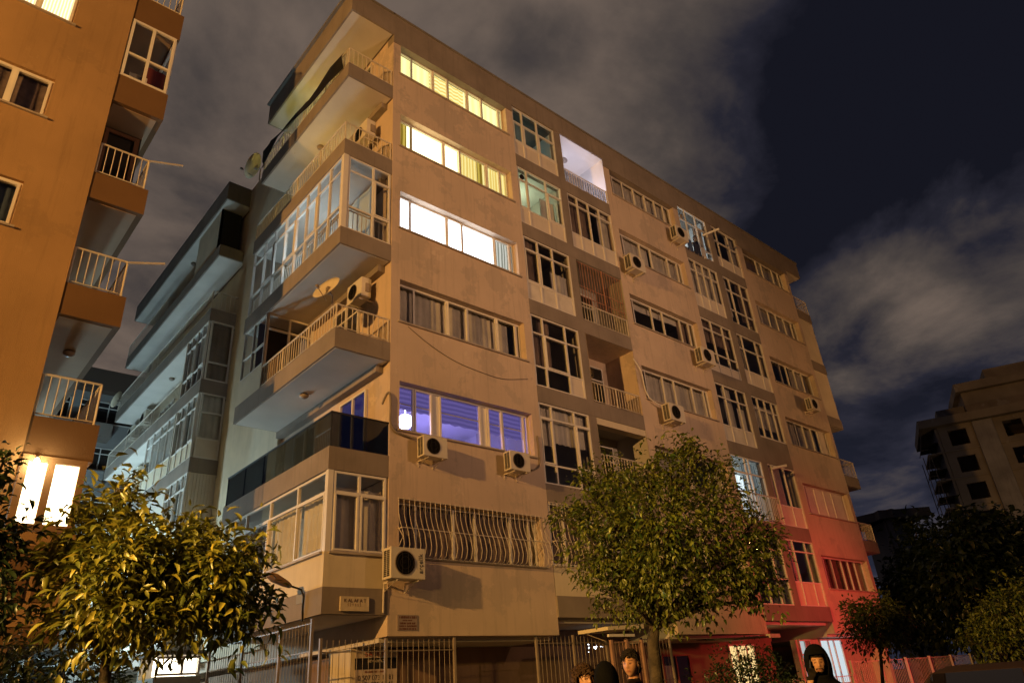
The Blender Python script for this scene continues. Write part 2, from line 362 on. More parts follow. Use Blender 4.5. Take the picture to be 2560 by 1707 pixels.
m = MB(); [m.box(a_, b_, .325, 8, 2.63, 2.716) for a_, b_ in ((0, 4.84), (9.58, 14.36), (18.93, 23.3))]; [m.box(a_, b_, .26, 8, 3.02, 3.11) for a_, b_ in ((4.84, 9.58), (14.36, 18.93))]; [m.box(a_, a_+.1, .325, 2.2, 2.716, 3.1) for a_ in (4.74, 9.58, 14.26, 18.93)]; m.build('ground_floor_ceiling', M_ceil, T)
MB().box(0, .9, 1.43, 2.4, 0, 2.62).build('corner_pillar', M_wallL, T); m = MB(); m.box(.9, 2.2, 1.43, 2.4, 0, 2.6); m.box(2.2, 17.5, 1.8, 2.0, 0, 2.625); m.box(4.86, 9.56, 1.8, 2.0, 2.63, 3.01); m.box(14.38, 17.6, 1.8, 2.0, 2.63, 3.01); m.box(0.3, .5, 2.4, 23, 0, 2.6); m.build('ground_floor_wall', P('brown ground floor paint', (.26, .17, .12), .9, scale=1, amt=.2, streak=.3), T)

# long windows -----------------------------------------------------
Y1 = emis('lit pale yellow curtain', (1, .94, .42), 1.7, (1, .84, .30), 'X', 1.2)
Y2 = emis('lit slatted blind', (1, .94, .42), 1.5, (.80, .56, .12), 'Z', 2.0, True)
Y3 = emis('lit warm white curtain', (1, .86, .48), 4.5, (1, .82, .40), 'X', 4)
Y4 = emis('lit ochre drape', (.95, .70, .12), .8, (.30, .18, .015), 'X', 2.2)
Y5 = emis('lit yellow voile', (1, .86, .34), 1.3, (.80, .55, .11), 'X', 2.6)
W1 = emis('lit bright white curtain', (.93, .97, 1), 5.5, (.86, .93, 1), 'X', 3)
A = dict(c=-.24)
def lng(k, x0, x1, vs, **kw): return window(T, XF, x0, x1, zt(k)-1.23, zt(k)-.002, vs, **{**A, **kw})
def backs(w, k, parts, c=-.40):                                # lit curtains right behind the glass
    for a0, a1, mt in parts: curtain(w, XF, a0, a1, zt(k)-1.35, zt(k)+.55, c, mt, 3.5, .02)
w = lng(6, .265, 4.55, (.8, 1.59, 2.22, 2.99, 3.64, 4.38), sash=((2, 0), (4, 0)))
backs(w, 6, ((.2, 1.59, Y1), (1.59, 2.99, Y2), (2.99, 4.6, Y1)))
w = lng(5, .265, 4.55, (.78, 1.93, 2.59, 3.64, 4.24), sash=((2, 0), (4, 0)))
backs(w, 5, ((.2, .74, Y4), (.74, 2.62, Y3), (2.6, 3.42, Y5), (3.42, 3.62, Y4), (3.64, 4.6, Y5)))
w = lng(4, .265, 4.55, (.73, 1.96, 2.55, 3.75, 4.4), sash=((0, 0), (2, 0), (4, 0)))
backs(w, 4, ((.2, 3.85, W1), (3.85, 4.6, emis('lit grey white curtain', (.85, .85, .75), 1.0, (.25, .26, .2), 'X', 2.6))))
lng(3, .265, 4.55, (.83, 1.89, 2.61, 3.64, 4.4), room=True, sash=((2, 0), (4, 0)), cur=((0, .92, 0, 1, M_curt),))
V = (.33, .27, 1.0)
w = lng(2, .265, 4.55, (.8, 1.36, 1.6, 2.88, 3.1, 3.64, 4.4), room=M_roomW, sash=((1, 0), (5, 0)), infill={(2, 0): M_pvc, (4, 0): M_pvc}, room_depth=3.4)
for a0, a1 in ((.3, .8), (.84, 1.34), (1.64, 2.85), (3.14, 3.62), (3.68, 4.36)):      # roman blinds with a scalloped hem
    curtain(w, XF, a0, a1, zt(2)-.62-.12*(a0 > 1.6), zt(2)-.03, -.30, emis('backlit violet blind', (.25, .19, .60), .62, (.15, .115, .40), 'Z', 2.6), 1.2, .012, 'roman_blind', .05)
    MB().fb(XF, a0, a1, zt(2)-.47, zt(2)-.445, -.27, -.26).build('blind_rod', M_curtW, w)
light('POINT', (2.6, 2.7, 7.3), 150, V, T, .2, name='ceiling_light')
q = MB(); q.lathe(ONY(1013, 1052, .8), (0, 0, 1), [(.02, -.2), (.12, -.17), (.2, -.05), (.21, .05), (.14, .12), (.015, .14), (.012, .5)], 16)
q.build('chandelier', emis('violet lamp shade', (.72, .7, 1), 14), w, True)
MB().fb(XF, 1.2, 4.2, 7.35, 7.42, -3.0, -2.7).build('wall_shelf', M_roomW, w)
w = lng(1, .265, 4.55, (.84, 1.9, 2.55, 3.66, 4.3), room=True, cur=((0, 1, .0, 1, M_curtD),), mat=M_pvc)
def belly_grille(par, x0, x1, z0, z1, step=.14, c=.0):         # bars that swell outwards at the bottom
    m = MB(); prof = [(z1, .02), (z1-.35, .03), (z0+.75, .09), (z0+.5, .2), (z0+.25, .25), (z0+.08, .2), (z0, .06)]
    for z, d in ((z1-.02, .02), (z0+.62, .15), (z0+.02, .08)):
        m.tube([(x0, -c-.005, z), (x0, -c-d, z), (x1, -c-d, z), (x1, -c-.005, z)], .011, 5)
    m.tube([(x0, -c-.01, z0+.66), (x0, -c-.2, z0+.42), (x0, -c-.05, z0+.25)], .009, 5)
    o = m.build('window_grille', M_metal, par); n = int((x1-x0)/step)
    me = MB().tube([(0, -c-d, z) for z, d in prof], .0075, 5).mesh('bar')
    sc = MB()
    for s_ in (-1, 1):
        sc.tube([(s_*(.012+.03*math.sin(t*.55)), -c-.17, z0+.5+.06*math.cos(t*.55)*(1 if t < 8 else .5)) for t in range(11)], .006, 4)
        sc.tube([(s_*(.01+.045*math.sin(t*.5)), -c-.03, z1-.22+.05*math.cos(t*.5)) for t in range(8)], .005, 4)
    scm = sc.mesh('scroll')
    for i in range(n+1):
        b = link('bar', me, M_metal, o); b.location = (x0+(x1-x0)*i/n, 0, 0)
        if i % 2 and i < n: b = link('scroll', scm, M_metalD, o); b.location = (x0+(x1-x0)*i/n, 0, 0)
    return o
belly_grille(T, .24, 4.62, zt(1)-1.27, zt(1)+.03)
# second and third rows of long windows
D0, D1 = 9.93, 14.02
lng(6, D0, D1, (10.3, 10.92, 11.63, 12.34, 13.0, 13.58), room=True, cur=((0, 1, 0, 1, M_curt),))
lng(5, D0, D1, (10.34, 11.37, 12.03, 13.13, 13.76), room=True, cur=((.0, .1, 0, 1, M_curt), (.12, .52, 0, 1, M_curtW), (.55, 1, 0, 1, M_curt)))
lng(4, D0, D1, (10.3, 11.37, 12.05, 13.14, 13.7), room=True, cur=((.1, .78, .78, 1, M_curtW, 'roller_blind', .3), (.78, 1, 0, 1, M_curtD)))
lng(3, D0, D1, (10.33, 11.32, 11.98, 13.07, 13.8), room=True, cur=((.1, 1, 0, 1, M_curt),))
lng(2, D0, D1, (10.33, 11.32, 11.98, 13.07, 13.8), room=True, cur=((.1, .6, 0, 1, M_curt),))
lng(1, D0, D1, (10.33, 11.32, 11.98, 13.07, 13.8), room=True, cur=((.1, 1, 0, 1, M_curtD),))
G0, G1 = 19.38, 23.3
lng(6, G0, G1, (19.78, 20.9, 21.4, 22.4, 22.95), room=True, cur=((.0, .5, 0, 1, M_curtD), (.5, 1, 0, 1, M_curt)))
lng(5, G0, G1, (20.0, 20.8, 21.5, 22.2, 22.9), room=True, cur=((0, 1, 0, 1, M_curt),))
lng(4, G0, G1, (19.8, 20.5, 21.1, 21.8, 22.5), room=True, cur=((.6, 1, 0, 1, M_curt),), mat=M_pvc)
lng(3, G0, G1, (19.8, 20.5, 21.2, 21.9, 22.5), room=True, cur=((0, .8, 0, 1, M_curt),), infill={(5, 0): M_infill})
lng(2, G0, G1, (20.0, 20.7, 21.5, 22.2), infill={('*', 0): M_curtW})                 # closed shutters
lng(1, G0, G1, (19.9, 20.55, 21.4, 22.0, 22.6), room=True, cur=((0, 1, 0, 1, M_curtD),))

# bay B : kitchen glazing ------------------------------------------
B0, B1 = 4.86, 6.93
def bay(k, x0, x1, vs, hs, zlow=None, **kw):
    z0 = bb(k)+.5; z1 = bb(k+1)-.004 if k < 6 else 20.07
    return window(T, XF, x0, x1, z0 if zlow is None else zlow, z1, vs, hs, c=kw.pop('c', -.06), sill=False, **kw)
GRN = emis('lit pale green blind', (.72, .85, .56), .85, (.5, .66, .42), 'X', 2)
low = lambda k: bb(k)+.5
w = bay(6, B0, B1, (5.34, 6.06), (18.5, (19.42, 0, 2)), infill={('*', 0): M_infill}, sash=((0, 1), (1, 1), (2, 1)), room=M_roomW)
light('POINT', (5.9, 1.4, 19.4), 9.0, (.6, .85, .72), T, .15, name='ceiling_light')
w = bay(5, B0, B1, (5.3, 6.2), (15.66, 16.85), infill={('*', 0): M_infill}, room=M_roomW, sash=((0, 1), (2, 1)))
light('POINT', (6.0, 1.3, 16.95), 26, (.86, 1, .62), T, .15, name='ceiling_light')
curtain(w, XF, 4.95, 5.28, 15.7, 16.8, -.5, M_curtW, 5, .02); curtain(w, XF, 6.2, 6.88, 15.7, 16.85, -.4, M_curtW, 5, .02)
for px_, z_ in ((5.2, 15.85), (6.05, 15.78)): MB().lathe((px_, .4, z_), (0, 0, 1), [(.06, 0), (.09, .08), (.1, .14), (.05, .2)], 10).build('flower_pot', M_rust, w)
q = MB(); q.disc((5.08, .05, 16.98), (0, -1, 0), .1, 16, .03); q.build('vent_fan', M_black, w)
bay(4, B0, B1, (5.48, 6.14), (12.82, 14.05), room=True, infill={('*', 0): M_curt}, cur=((0, .32, .3, 1, M_curtD), (.6, 1, .3, .65, M_curtW)), sash=((0, 1), (1, 1)))
bay(3, B0, B1, (5.36, 6.32), (9.96, 11.06), room=True, infill={(2, 0): M_infill}, cur=((.2, .45, .3, 1, M_curtD), (0, .2, .3, .8, M_curtD)), sash=((1, 1),))
bay(2, B0, B1, (5.37, 6.3), (7.02, 8.38), room=True, cur=((0, .3, .5, 1, M_curt), (.3, 1, .55, 1, M_curtW)), sash=((0, 1), (2, 1)))
w = bay(1, B0, B1, (5.4, 6.3), (5.6,), zlow=4.36, room=True, cur=((0, 1, 0, 1, M_curtD),))
MB().fb(XF, B0, B1, 3.62, 4.35, -.1, -.004).build('parapet_panel', M_wallL, T); belly_grille(T, 4.88, 6.9, 4.32, 5.98)
# bay C : loggias
C0, C1 = 7.24, 9.58
def loggia(x0, x1, z0, z1, mat=M_ceil, depth=1.25, door=True, lit=None):
    x0 += .012; x1 -= .012; z0 += .006; z1 -= .008
    q = MB(); q.quad((x0, depth, z0), (x1, depth, z0), (x1, depth, z1), (x0, depth, z1)); q.quad((x0, .0, z0), (x0, depth, z0), (x0, depth, z1), (x0, 0, z1)); q.quad((x1, depth, z0), (x1, 0, z0), (x1, 0, z1), (x1, depth, z1))
    q.quad((x0, 0, z1), (x0, depth, z1), (x1, depth, z1), (x1, 0, z1)); q.quad((x0, 0, z0), (x1, 0, z0), (x1, depth, z0), (x0, depth, z0)); o = q.build('loggia_recess', mat, T)
    if door: window(T, FF(depth), x0+.3, x1-.3, z0+.05, z1-.3, (x0+1.2,), (z1-.8,), c=.03, sill=False, mat=M_pvc, room=None, gl=lit or M_glass, name='balcony_door'); MB().fb(FF(depth), x0+.3, x1-.3, z0+.05, z1-.3, -.0, .004).build('door_backing', M_dark, T)
    return o
loggia(C0, C1, low(6), 20.07, M_roomW, 1.25, False)
light('POINT', (8.4, .55, 18.35), 40, (.80, .76, 1.0), T, .2, name='loggia_light')
railing(T, ((C0+.03, .05), (C1-.03, .05)), low(6), .62); MB().fb(XF, C0+.05, C1-.05, low(6)+.07, low(6)+.6, -.1, -.07).build('wind_screen', glass('frosted screen', .6, .5), T)
q = MB(); q.tube([(7.45, .3, 18.75), (7.75, .4, 19.35)], .012); q.lathe((7.76, .4, 19.37), (.3, -.2, 1), [(.01, .04), (.14, .02), (.15, 0), (.14, -.02)], 14)
tag(q.build('wall_fan', M_metalD), 'small round wall fan on a stalk in the lit top loggia', 'fan')
bay(5, C0, C1, (7.76, 8.34, 8.92), (15.66, 16.98), infill={('*', 0): M_infill}, room=True, cur=((0, .5, .25, 1, M_curtD), (.72, 1, .25, 1, M_curt)))
loggia(C0, C1, low(4), bb(5), M_room); railing(T, ((C0+.03, .04), (C1-.03, .04)), low(4), .68)
q = MB()
for i in range(17): q.bar((C0+.05+i*.139, .05, low(4)+.7), (C0+.05+i*.139, .05, bb(5)-.02), .011)
for z in (low(4)+.95, low(4)+1.35, bb(5)-.05): q.bar((C0+.02, .05, z), (C1-.02, .05, z), .014)
q.bar((8.55, .045, low(4)+.7), (8.55, .045, bb(5)), .025); q.build('loggia_cage', P('red brown grille paint', (.40, .20, .14), .6, scale=5, amt=.2), T)
loggia(C0, C1, low(3), bb(4), M_wall); railing(T, ((C0+.03, .04), (8.4, .04), (C1+.02, .04)), low(3), .68)
q = MB(); q.box(7.26, 7.34, .35, .62, 10.75, 11.35)
for i in range(8): q.box(7.34, 7.352, .38, .59, 10.8+i*.066, 10.84+i*.066)
tag(q.build('air_vent', M_pvc), 'white louvred vent on the side wall of the open loggia', 'vent')
loggia(C0, C1, low(2), bb(3), M_room); railing(T, ((C0+.03, .03), (8.45, .03), (C1+.25, .03)), low(2)-.1, 1.3, .12)
MB().fb(XF, C0, C1, bb(3)-.22, bb(3)-.01, -.3, -.01).build('lintel_panel', M_wallL, T)
loggia(C0, C1, low(1), bb(2), M_room); railing(T, ((C0+.03, .03), (C1-.03, .03)), low(1), .8)
# bay E
E0, E1 = 14.38, 16.52
w = bay(6, E0, E1, (14.95, 15.72), (18.3, 19.42), room=M_roomW, holes=((0, 0), (1, 0), (2, 0)))
light('POINT', (15.2, 1.6, 19.2), 42, (.82, .95, 1.0), T, .2, name='ceiling_light')
curtain(w, XF, 15.75, 16.5, 18.3, 19.75, -.3, M_curtW, 5, .02)
for i, (cx_, cm) in enumerate(((14.75, P('blue cloth', (.1, .16, .3), .9)), (15.25, P('navy cloth', (.04, .05, .09), .9)), (15.7, M_curtW))):
    q = curtain(w, XF, cx_-.2, cx_+.22, 17.75, 18.34, .02, cm, 3, .03, 'laundry')
q = MB(); q.disc((14.62, .04, 19.56), (0, -1, 0), .1, 16, .03); q.build('vent_fan', M_metalD, w)
tag(MB().tube([(15.95, -.05, 19.05), (16.2, -.75, 19.1)], .05, 8).build('awning_pole', M_pvc), 'white rolled pole sticking out above the lit top window', 'pole')
bay(5, E0, E1, (14.9, 15.42, 15.98), (15.66, 16.82), infill={('*', 0): M_infill}, room=True, cur=((0, 1, .35, 1, M_curt),))
bay(4, E0, E1, (15.1, 15.9), (12.55, 13.0, 14.05), infill={('*', 0): M_infill}, room=True, cur=((0, 1, .6, 1, M_curtD),))
bay(3, E0, E1, (15.0, 15.88), (9.95, 11.1), room=True, cur=((.35, .6, .3, 1, M_curt), (.72, 1, .05, .7, M_curtW)), infill={('*', 0): M_curt})
WD = emis('lit cool white curtain', (.86, .97, 1), 1.7, (.42, .55, .6), 'X', 4)
w = bay(2, E0, E1, (15.35, 15.6), ((8.2, 0, 2),), room=M_roomW, sash=((0, 0),)); curtain(w, XF, 14.4, 15.5, 6.5, 8.2, -.35, WD, 3.5, .03)
curtain(w, XF, 15.55, 16.5, 6.5, 8.75, -.35, emis('dim cool curtain', (.3, .36, .36), .6, (.1, .12, .12), 'X', 4), 3.5, .03)
light('POINT', (15.2, 1.4, 8.4), 14, (.82, .96, 1), T, .15, name='ceiling_light')
q = MB(); q.tube([(14.6, .5, 8.55), (15.1, .45, 8.35)], .03); q.lathe((15.12, .45, 8.35), (.5, -.1, -.3), [(.05, 0), (.1, .08), (.12, .1), (.02, .12)], 12); q.build('wall_spotlight', M_black, w)
railing(T, ((E0-.05, -.08), (17.0, -.08)), low(2), .95, .115)
bay(1, E0, E1, (15.1, 15.8), (4.5, 5.5), room=True, cur=((0, .4, .3, 1, M_curtD),))
# bay F
F0, F1 = 16.93, 18.93
bay(6, F0, F1, (17.3, 18.25), (18.4, 19.3), infill={('*', 0): M_infill}, room=True, cur=((.7, 1, .3, 1, M_curt),))
bay(5, F0, F1, (17.45, 18.3), (15.7, 16.7), room=True, cur=((0, .25, .2, 1, M_curt), (.62, 1, .2, 1, M_curtD)))
bay(4, F0, F1, (17.35, 18.4), (12.82, 13.85), infill={('*', 0): M_infill}, room=True, cur=((.1, .3, .3, 1, M_curt),))
bay(3, F0, F1, (17.4, 17.95, 18.5), (9.95, 11.15), room=True, cur=((0, 1, .3, .85, M_curt),), zlow=9.9)
MB().fb(XF, F0, F1, low(3), 9.895, -.1, -.002).build('spandrel', M_band, T)
bay(2, F0, F1, (17.25, 18.15), (7.25,), infill={('*', 0): M_infill}, room=True, cur=((.2, .6, .3, 1, M_curt),))
bay(1, F0, F1, (17.45, 18.35), (4.45, 5.55), infill={('*', 0): M_wallL}, room=True, cur=((.2, .4, .3, 1, M_curt),))
for n_, (x_, z_) in enumerate(((17.1, 8.62),)):
    tag(MB().tube([(x_, -.02, z_), (x_+.6, -.35, z_+.12)], .055, 8).build('awning_roll', M_pvc), 'white rolled awning above the dark balcony door beside the lit one', 'awning')

# ------------------------------------------------------------------ balcony stack on the corner
BX, BL = -1.47, 5.85
def slab(x0, x1, y0, y1, z0, z1, mat=M_band, par=None, ceil=M_ceil):
    s_ = MB().box(x0, x1, y0, y1, z0, z1).build('balcony_slab', mat, par or T)
    MB().box(x0+.05, x1-.05, y0+.05, y1-.05, z0-.012, z0-.001).build('soffit', ceil, s_); return s_
for k in range(1, 7): slab(BX, -.002, .004, BL, bb(k), bb(k)+.5)
M_ceilY = M_ceil
slab(BX, -.002, -.028, BL+.02, 20.06, 20.925)
for k in range(3, 7):                                           # a downstand beam where slab meets the end wall
    MB().box(-.2, -.001, .3, BL, bb(k)-.2, bb(k)-.013).build('downstand', M_band, T)
zf = lambda k: bb(k)+.5
fl = FF(.03)
# storey 1: glazed in, parapet below
MB().box(BX+.01, BX+.12, .02, BL-.02, zf(1), 4.29).build('parapet', M_wallL, T); MB().box(BX+.12, -.003, .02, .13, zf(1), 4.29).build('parapet', M_wallL, T)
MB().box(BX+.02, BX+.14, .02, .14, 4.29, bb(2)).build('corner_post', M_pvc, T)
window(T, LF(BX), -5.7, -.15, 4.3, bb(2)-.01, (-4.28, -2.89, -1.47), (5.52,), c=-.08, sill=True, sash=((3, 0), (1, 0)), cur=((0, .5, 0, .8, M_curt), (.5, .74, 0, .8, M_curt), (.76, 1, .1, .82, M_curtW)))
window(T, fl, BX+.16, -.05, 4.3, bb(2)-.01, (-.7,), (5.52,), c=-.03, sill=True, sash=((0, 0), (1, 0)), cur=((0, 1, 0, .82, M_curt),))
# storey 2: smoked glass balustrade
m = MB(); gz = zf(2)+.78
m.quad((BX+.03, BL-.05, zf(2)), (BX+.03, .03, zf(2)), (BX+.03, .03, gz), (BX+.03, BL-.05, gz)); m.quad((BX+.03, .03, zf(2)), (-.02, .03, zf(2)), (-.02, .03, gz), (BX+.03, .03, gz))
bs = m.build('glass_balustrade', M_glassD, T)
m = MB(); m.tube([(BX+.03, BL-.05, gz), (BX+.03, .03, gz), (-.01, .03, gz)], .025, 6)
for y in (.03, 1.2, 2.35, 3.5, 4.65, BL-.06): m.bar((BX+.045, y, zf(2)), (BX+.045, y, gz), .018)
m.build('balustrade_rail', M_black, bs)
window(T, LF(0), -2.3, -1.0, zf(2)+.05, 8.45, (-1.65,), (), c=.04, sill=False, mat=M_pvc, name='balcony_door', gl=M_glass)
MB().fb(LF(0), -2.3, -1.0, zf(2)+.05, 8.45, .002, .01).build('lit_door_curtain', emis('violet lit curtain', (.16, .15, .75), .16, (.1, .09, .5), 'Y', 4), T)
window(T, LF(0), -4.9, -3.6, zf(2)+.6, 8.4, (-4.25,), (), c=.04, sill=False, name='window'); MB().fb(LF(0), -4.9, -3.6, zf(2)+.6, 8.4, .002, .01).build('window_backing', M_dark, T)
for i, (y, hgt) in enumerate(((3.3, .5), (4.0, .42), (4.2, .55))):
    tag(curtain(None, LF(BX+.4), -y-.18, -y+.2, zf(2)+.1, zf(2)+.1+hgt, 0, P('white towel', (.75, .78, .8), .9), 3, .02, 'towel'), ('white towel hung highest behind the smoked glass balcony', 'shorter white towel in the middle behind the smoked glass', 'leftmost white towel behind the smoked glass balustrade')[i], 'towel', 'towels on the smoked glass balcony')
# storey 3: railing, glazed at the far end
railing(T, ((BX+.03, 4.2), (BX+.03, 2.9), (BX+.03, 1.45), (BX+.03, .05), (-.04, .05)), zf(3), .64)
MB().box(BX+.02, BX+.1, 4.24, BL-.05, zf(3), 10.08).build('parapet', M_wallL, T)
window(T, LF(BX), -(BL-.05), -4.24, 10.09, bb(4)-.01, (-5.1,), (10.75,), c=-.06, sill=False, fw=.035)
window(T, FF(4.24), BX+.06, -.02, zf(3), bb(4)-.01, (-.75,), (11.2,), c=0, sill=False, holes=((0, 0),)); MB().box(BX+.1, -.1, 4.9, 4.95, zf(3), bb(4)-.02).build('partition', M_dark, T)  # near-black sheet behind the open doorway paints in its shade
q = MB()
for i in range(22): q.box(BX+.05, BX+.066, 3.2+i*.046, 3.2+i*.046+.036, zf(3)+.05, zf(3)+.6)
tag(q.build('reed_screen', P('reed matting', (.3, .2, .11), .9, scale=9, amt=.35)), 'tan reed screen tied inside the railing of the middle balcony', 'screen')
# storey 4: fully glazed, dim light inside
vs = [-v for v in (4.95, 4.22, 3.49, 2.77, 2.13, 1.48, .8)]
M_lit4 = M_glass
w = window(T, LF(BX), -(BL-.08), -.13, zf(4), bb(5)-.005, vs, (zf(4)+.72, 14.05), c=-.06, sill=False, sash=((1, 1), (3, 1), (5, 1)))
railing(w, ((BX+.16, BL-.1), (BX+.16, .14)), zf(4), .68, .12); railing(w, ((BX+.15, .14), (-.05, .14)), zf(4), .68, .12)
MB().box(BX+.01, BX+.15, .01, .15, zf(4), bb(5)).build('corner_post', M_pvc, T)
window(T, fl, BX+.16, -.03, zf(4), bb(5)-.005, (-.55,), (zf(4)+.72, 14.05), c=-.03, sill=False, sash=((1, 1),))
curtain(w, LF(-.25), -5.6, -.4, zf(4)+.1, 14.3, .1, P('pale blue sheet', (.5, .6, .64), .9), 1.1, .03)
light('POINT', (-.75, 2.6, 13.0), 55, (.70, .90, 1.0), T, .3, name='balcony_light')
# storeys 5 and 6: railings, hidden lamps added to light the ceilings evenly
for k in (5, 6): railing(T, ((BX+.03, BL-.05), (BX+.03, 4.4), (BX+.03, 2.9), (BX+.03, 1.45), (BX+.03, .05), (-.04, .05)), zf(k), .62, .13)
def ceiling_lamp(x, y, z, label, power, col, on=True, grp='balcony ceiling lamps'):
    q = MB(); q.lathe((x, y, z), (0, 0, -1), [(.1, 0), (.12, .03), (.11, .07), (.06, .11), (.01, .12)], 16)
    o = q.build('ceiling_lamp', M_metalD if not on else emis('lamp cover '+label[:12], col, 2.5), None, True); tag(o, label, 'lamp', grp)
    if on: light('POINT', (x, y, z-.17), power, col, o, .06)
    return o
def soffit_fill_lamp(y, z, label, power, col):
    t = thing('soffit_fill_lamp', label, 'lamp', (-.02, y, z), group='added balcony fill lamps'); MB().box(-.05, .015, -.06, .06, -.12, .05).build('bracket', M_metalD, t)
    MB().lathe((-.1, 0, -.02), (0, 0, 1), [(.02, -.1), (.07, -.08), (.09, 0), (.07, .08), (.02, .1)], 14).build('globe', emis('globe '+label[:14], col, 6), t, True); light('POINT', (-.24, 0, 0), power, col, t, .12)
soffit_fill_lamp(2.75, zf(5)+.75, 'lit globe lamp on the wall of the second highest corner balcony', 38, (1, .70, .17))
soffit_fill_lamp(3.9, zf(6)+.85, 'lit globe lamp on the wall of the top corner balcony', 34, (.88, .82, .22))
ceiling_lamp(-.73, 3.05, bb(6)-.015, 'unlit round lamp on the yellow lit ceiling of the second highest balcony', 0, (1, 1, 1), False)
ceiling_lamp(-.8, 2.85, bb(3)-.015, 'unlit square lamp under the railed middle corner balcony', 0, (1, 1, 1), False)
window(T, LF(0), -2.6, -1.2, zf(5)+.05, 17.0, (-1.9,), (16.6,), c=.04, sill=False, name='balcony_door'); MB().fb(LF(0), -2.6, -1.2, zf(5)+.05, 17.0, .002, .01).build('door_backing', M_dark, T)
window(T, LF(0), -2.6, -1.2, zf(6)+.05, 19.8, (-1.9,), (19.4,), c=.04, sill=False, name='balcony_door'); MB().fb(LF(0), -2.6, -1.2, zf(6)+.05, 19.8, .002, .01).build('door_backing', M_dark, T)
window(T, LF(0), -2.9, -1.5, zf(3)+.05, 11.3, (-2.2,), (10.9,), c=.04, sill=False, name='balcony_door'); MB().fb(LF(0), -2.9, -1.5, zf(3)+.05, 11.3, .002, .01).build('door_backing', M_dark, T)
# torn black tarpaulin along the top railing
def tarp():
    top = [(.27, 18.46), (1.0, 18.48), (1.96, 18.47), (2.6, 18.48), (3.3, 18.47), (4.0, 18.52), (4.6, 18.72), (5.2, 18.86), (5.8, 18.72), (5.85, 18.3)]
    bot = [(.29, 17.84), (1.0, 17.86), (1.9, 17.84), (2.5, 18.1), (3.2, 18.3), (3.9, 18.34), (4.55, 18.42), (5.05, 18.45), (5.5, 18.12), (5.72, 17.84)]
    m = MB(); nn = 8
    for i, (t, b) in enumerate(zip(top, bot)):
        for j in range(nn+1):
            f = j/nn; y = t[0]+(b[0]-t[0])*f; z = t[1]+(b[1]-t[1])*f; m.v.append((BX-.03-.05*math.sin(i*1.7+f*5)-.04*f, y, z))
    for i in range(len(top)-1):
        for j in range(nn): a = i*(nn+1)+j; m.f.append((a, a+1, a+nn+2, a+nn+1))
    o = m.build('tarpaulin', P('black tarpaulin', (.012, .011, .011), .6), None, True); md = o.modifiers.new('thick', 'SOLIDIFY'); md.thickness = .006
    tag(o, 'torn black tarpaulin hanging along the railing of the top corner balcony', 'tarpaulin')
tarp()
# right hand end balconies (seen edge-on) --------------------------------
for k in range(2, 7):
    z0 = bb(k)-.02; slab(23.552, 25.0, .02, 5.6, z0, z0+.48); 
    if k in (2, 3, 6): railing(T, ((23.6, .06), (24.95, .06), (24.95, 5.5)), z0+.48, .75, .13)
    else:
        MB().box(23.56, 24.97, .05, .12, z0+.48, z0+2.83).build('balcony_screen', M_wallL, T); MB().box(24.9, 24.97, .12, 5.5, z0+.48, z0+2.83).build('balcony_screen', M_wallL, T)
slab(23.552, 25.06, -.018, 5.6, 20.06, 20.79)
# rear balcony stack along the side street --------------------------------
RX, R0, R1 = -1.05, 10.7, 23.0
for k in range(1, 7): slab(RX, -.002, R0, R1, bb(k), bb(k)+.5)
slab(RX, -.002, R0-.03, R1, 20.06, 20.93)
MB().box(-.12, -.002, 5.9, 10.66, 3.0, 20.9).build('side_wall_strip', M_wallL, T)
for k in (1, 2, 3, 4):                                          # near bays glazed in
    z0, z1 = zf(k), bb(k+1)-.005
    window(T, LF(RX), -12.95, -R0-.06, z0, z1, (-12.4, -11.8, -11.25), (z0+.62, z0+1.85), c=-.04, sill=False, fw=.04, sash=((1, 1), (3, 1)), infill={('*', 0): M_wallL} if k in (2, 3) else {}, cur=((0, .3, .3, 1, M_curtW), (.55, 1, .3, 1, M_curt)))
    if k > 2: window(T, FF(R0+.03), RX+.1, -.14, z0, z1, (), (z0+.7,) + ((z0+1.65,) if k == 3 else ()), c=0, sill=False, infill={('*', 0): M_infill} if k == 3 else {}, cur=((0, 1, 0, 1, M_curt if k == 3 else M_curtD),))
    else: MB().box(RX+.06, -.125, R0+.02, R0+.08, z0, z1).build('cladding', M_wallL, T); [MB().box(RX+.1+i*.105, RX+.1+i*.105+.085, R0-.002, R0+.018, z0+.03, z1-.03).build('cladding_board', M_infill, T) for i in range(8)]
    MB().box(RX+.02, -.02, 12.96, 13.04, z0, z1).build('partition', M_wallL, T)
    if k in (1, 3): window(T, LF(RX), -16.4, -13.1, z0, z1, (-15.6, -14.75, -13.9), (z0+.7, z0+1.9), c=-.04, sill=False, fw=.04, infill={('*', 0): M_wallL}, cur=((0, .5, .3, 1, M_curt), (.5, 1, .3, 1, M_curtW)))
    railing(T, (((RX+.03, 13.1),) if k in (2, 4) else ())+((RX+.03, 16.5), (RX+.03, 20), (RX+.03, R1-.05)), z0, .75, .16)
    window(T, LF(0), -22.4, -20.9, z0+.6, z0+1.8, (-21.6,), (), c=.03, sill=False); MB().fb(LF(0), -22.4, -20.9, z0+.6, z0+1.8, .001, .006).build('window_backing', M_dark, T)
    window(T, LF(0), -19.2, -17.35, z0+.5, z0+1.8, (-18.6, -18.0), (z0+1.4,), c=.03, sill=False); MB().fb(LF(0), -19.2, -17.35, z0+.5, z0+1.8, .001, .006).build('window_backing', M_dark, T)
    window(T, LF(0), -15.6, -14.6, z0+.05, z0+2.1, (), (z0+1.5,), c=.03, sill=False, name='balcony_door'); MB().fb(LF(0), -15.6, -14.6, z0+.05, z0+2.1, .001, .006).build('door_backing', M_dark, T)
railing(T, ((RX+.03, R1-.05), (RX+.03, 17), (RX+.03, R0+.05), (-.05, R0+.05)), zf(5), .75, .14)
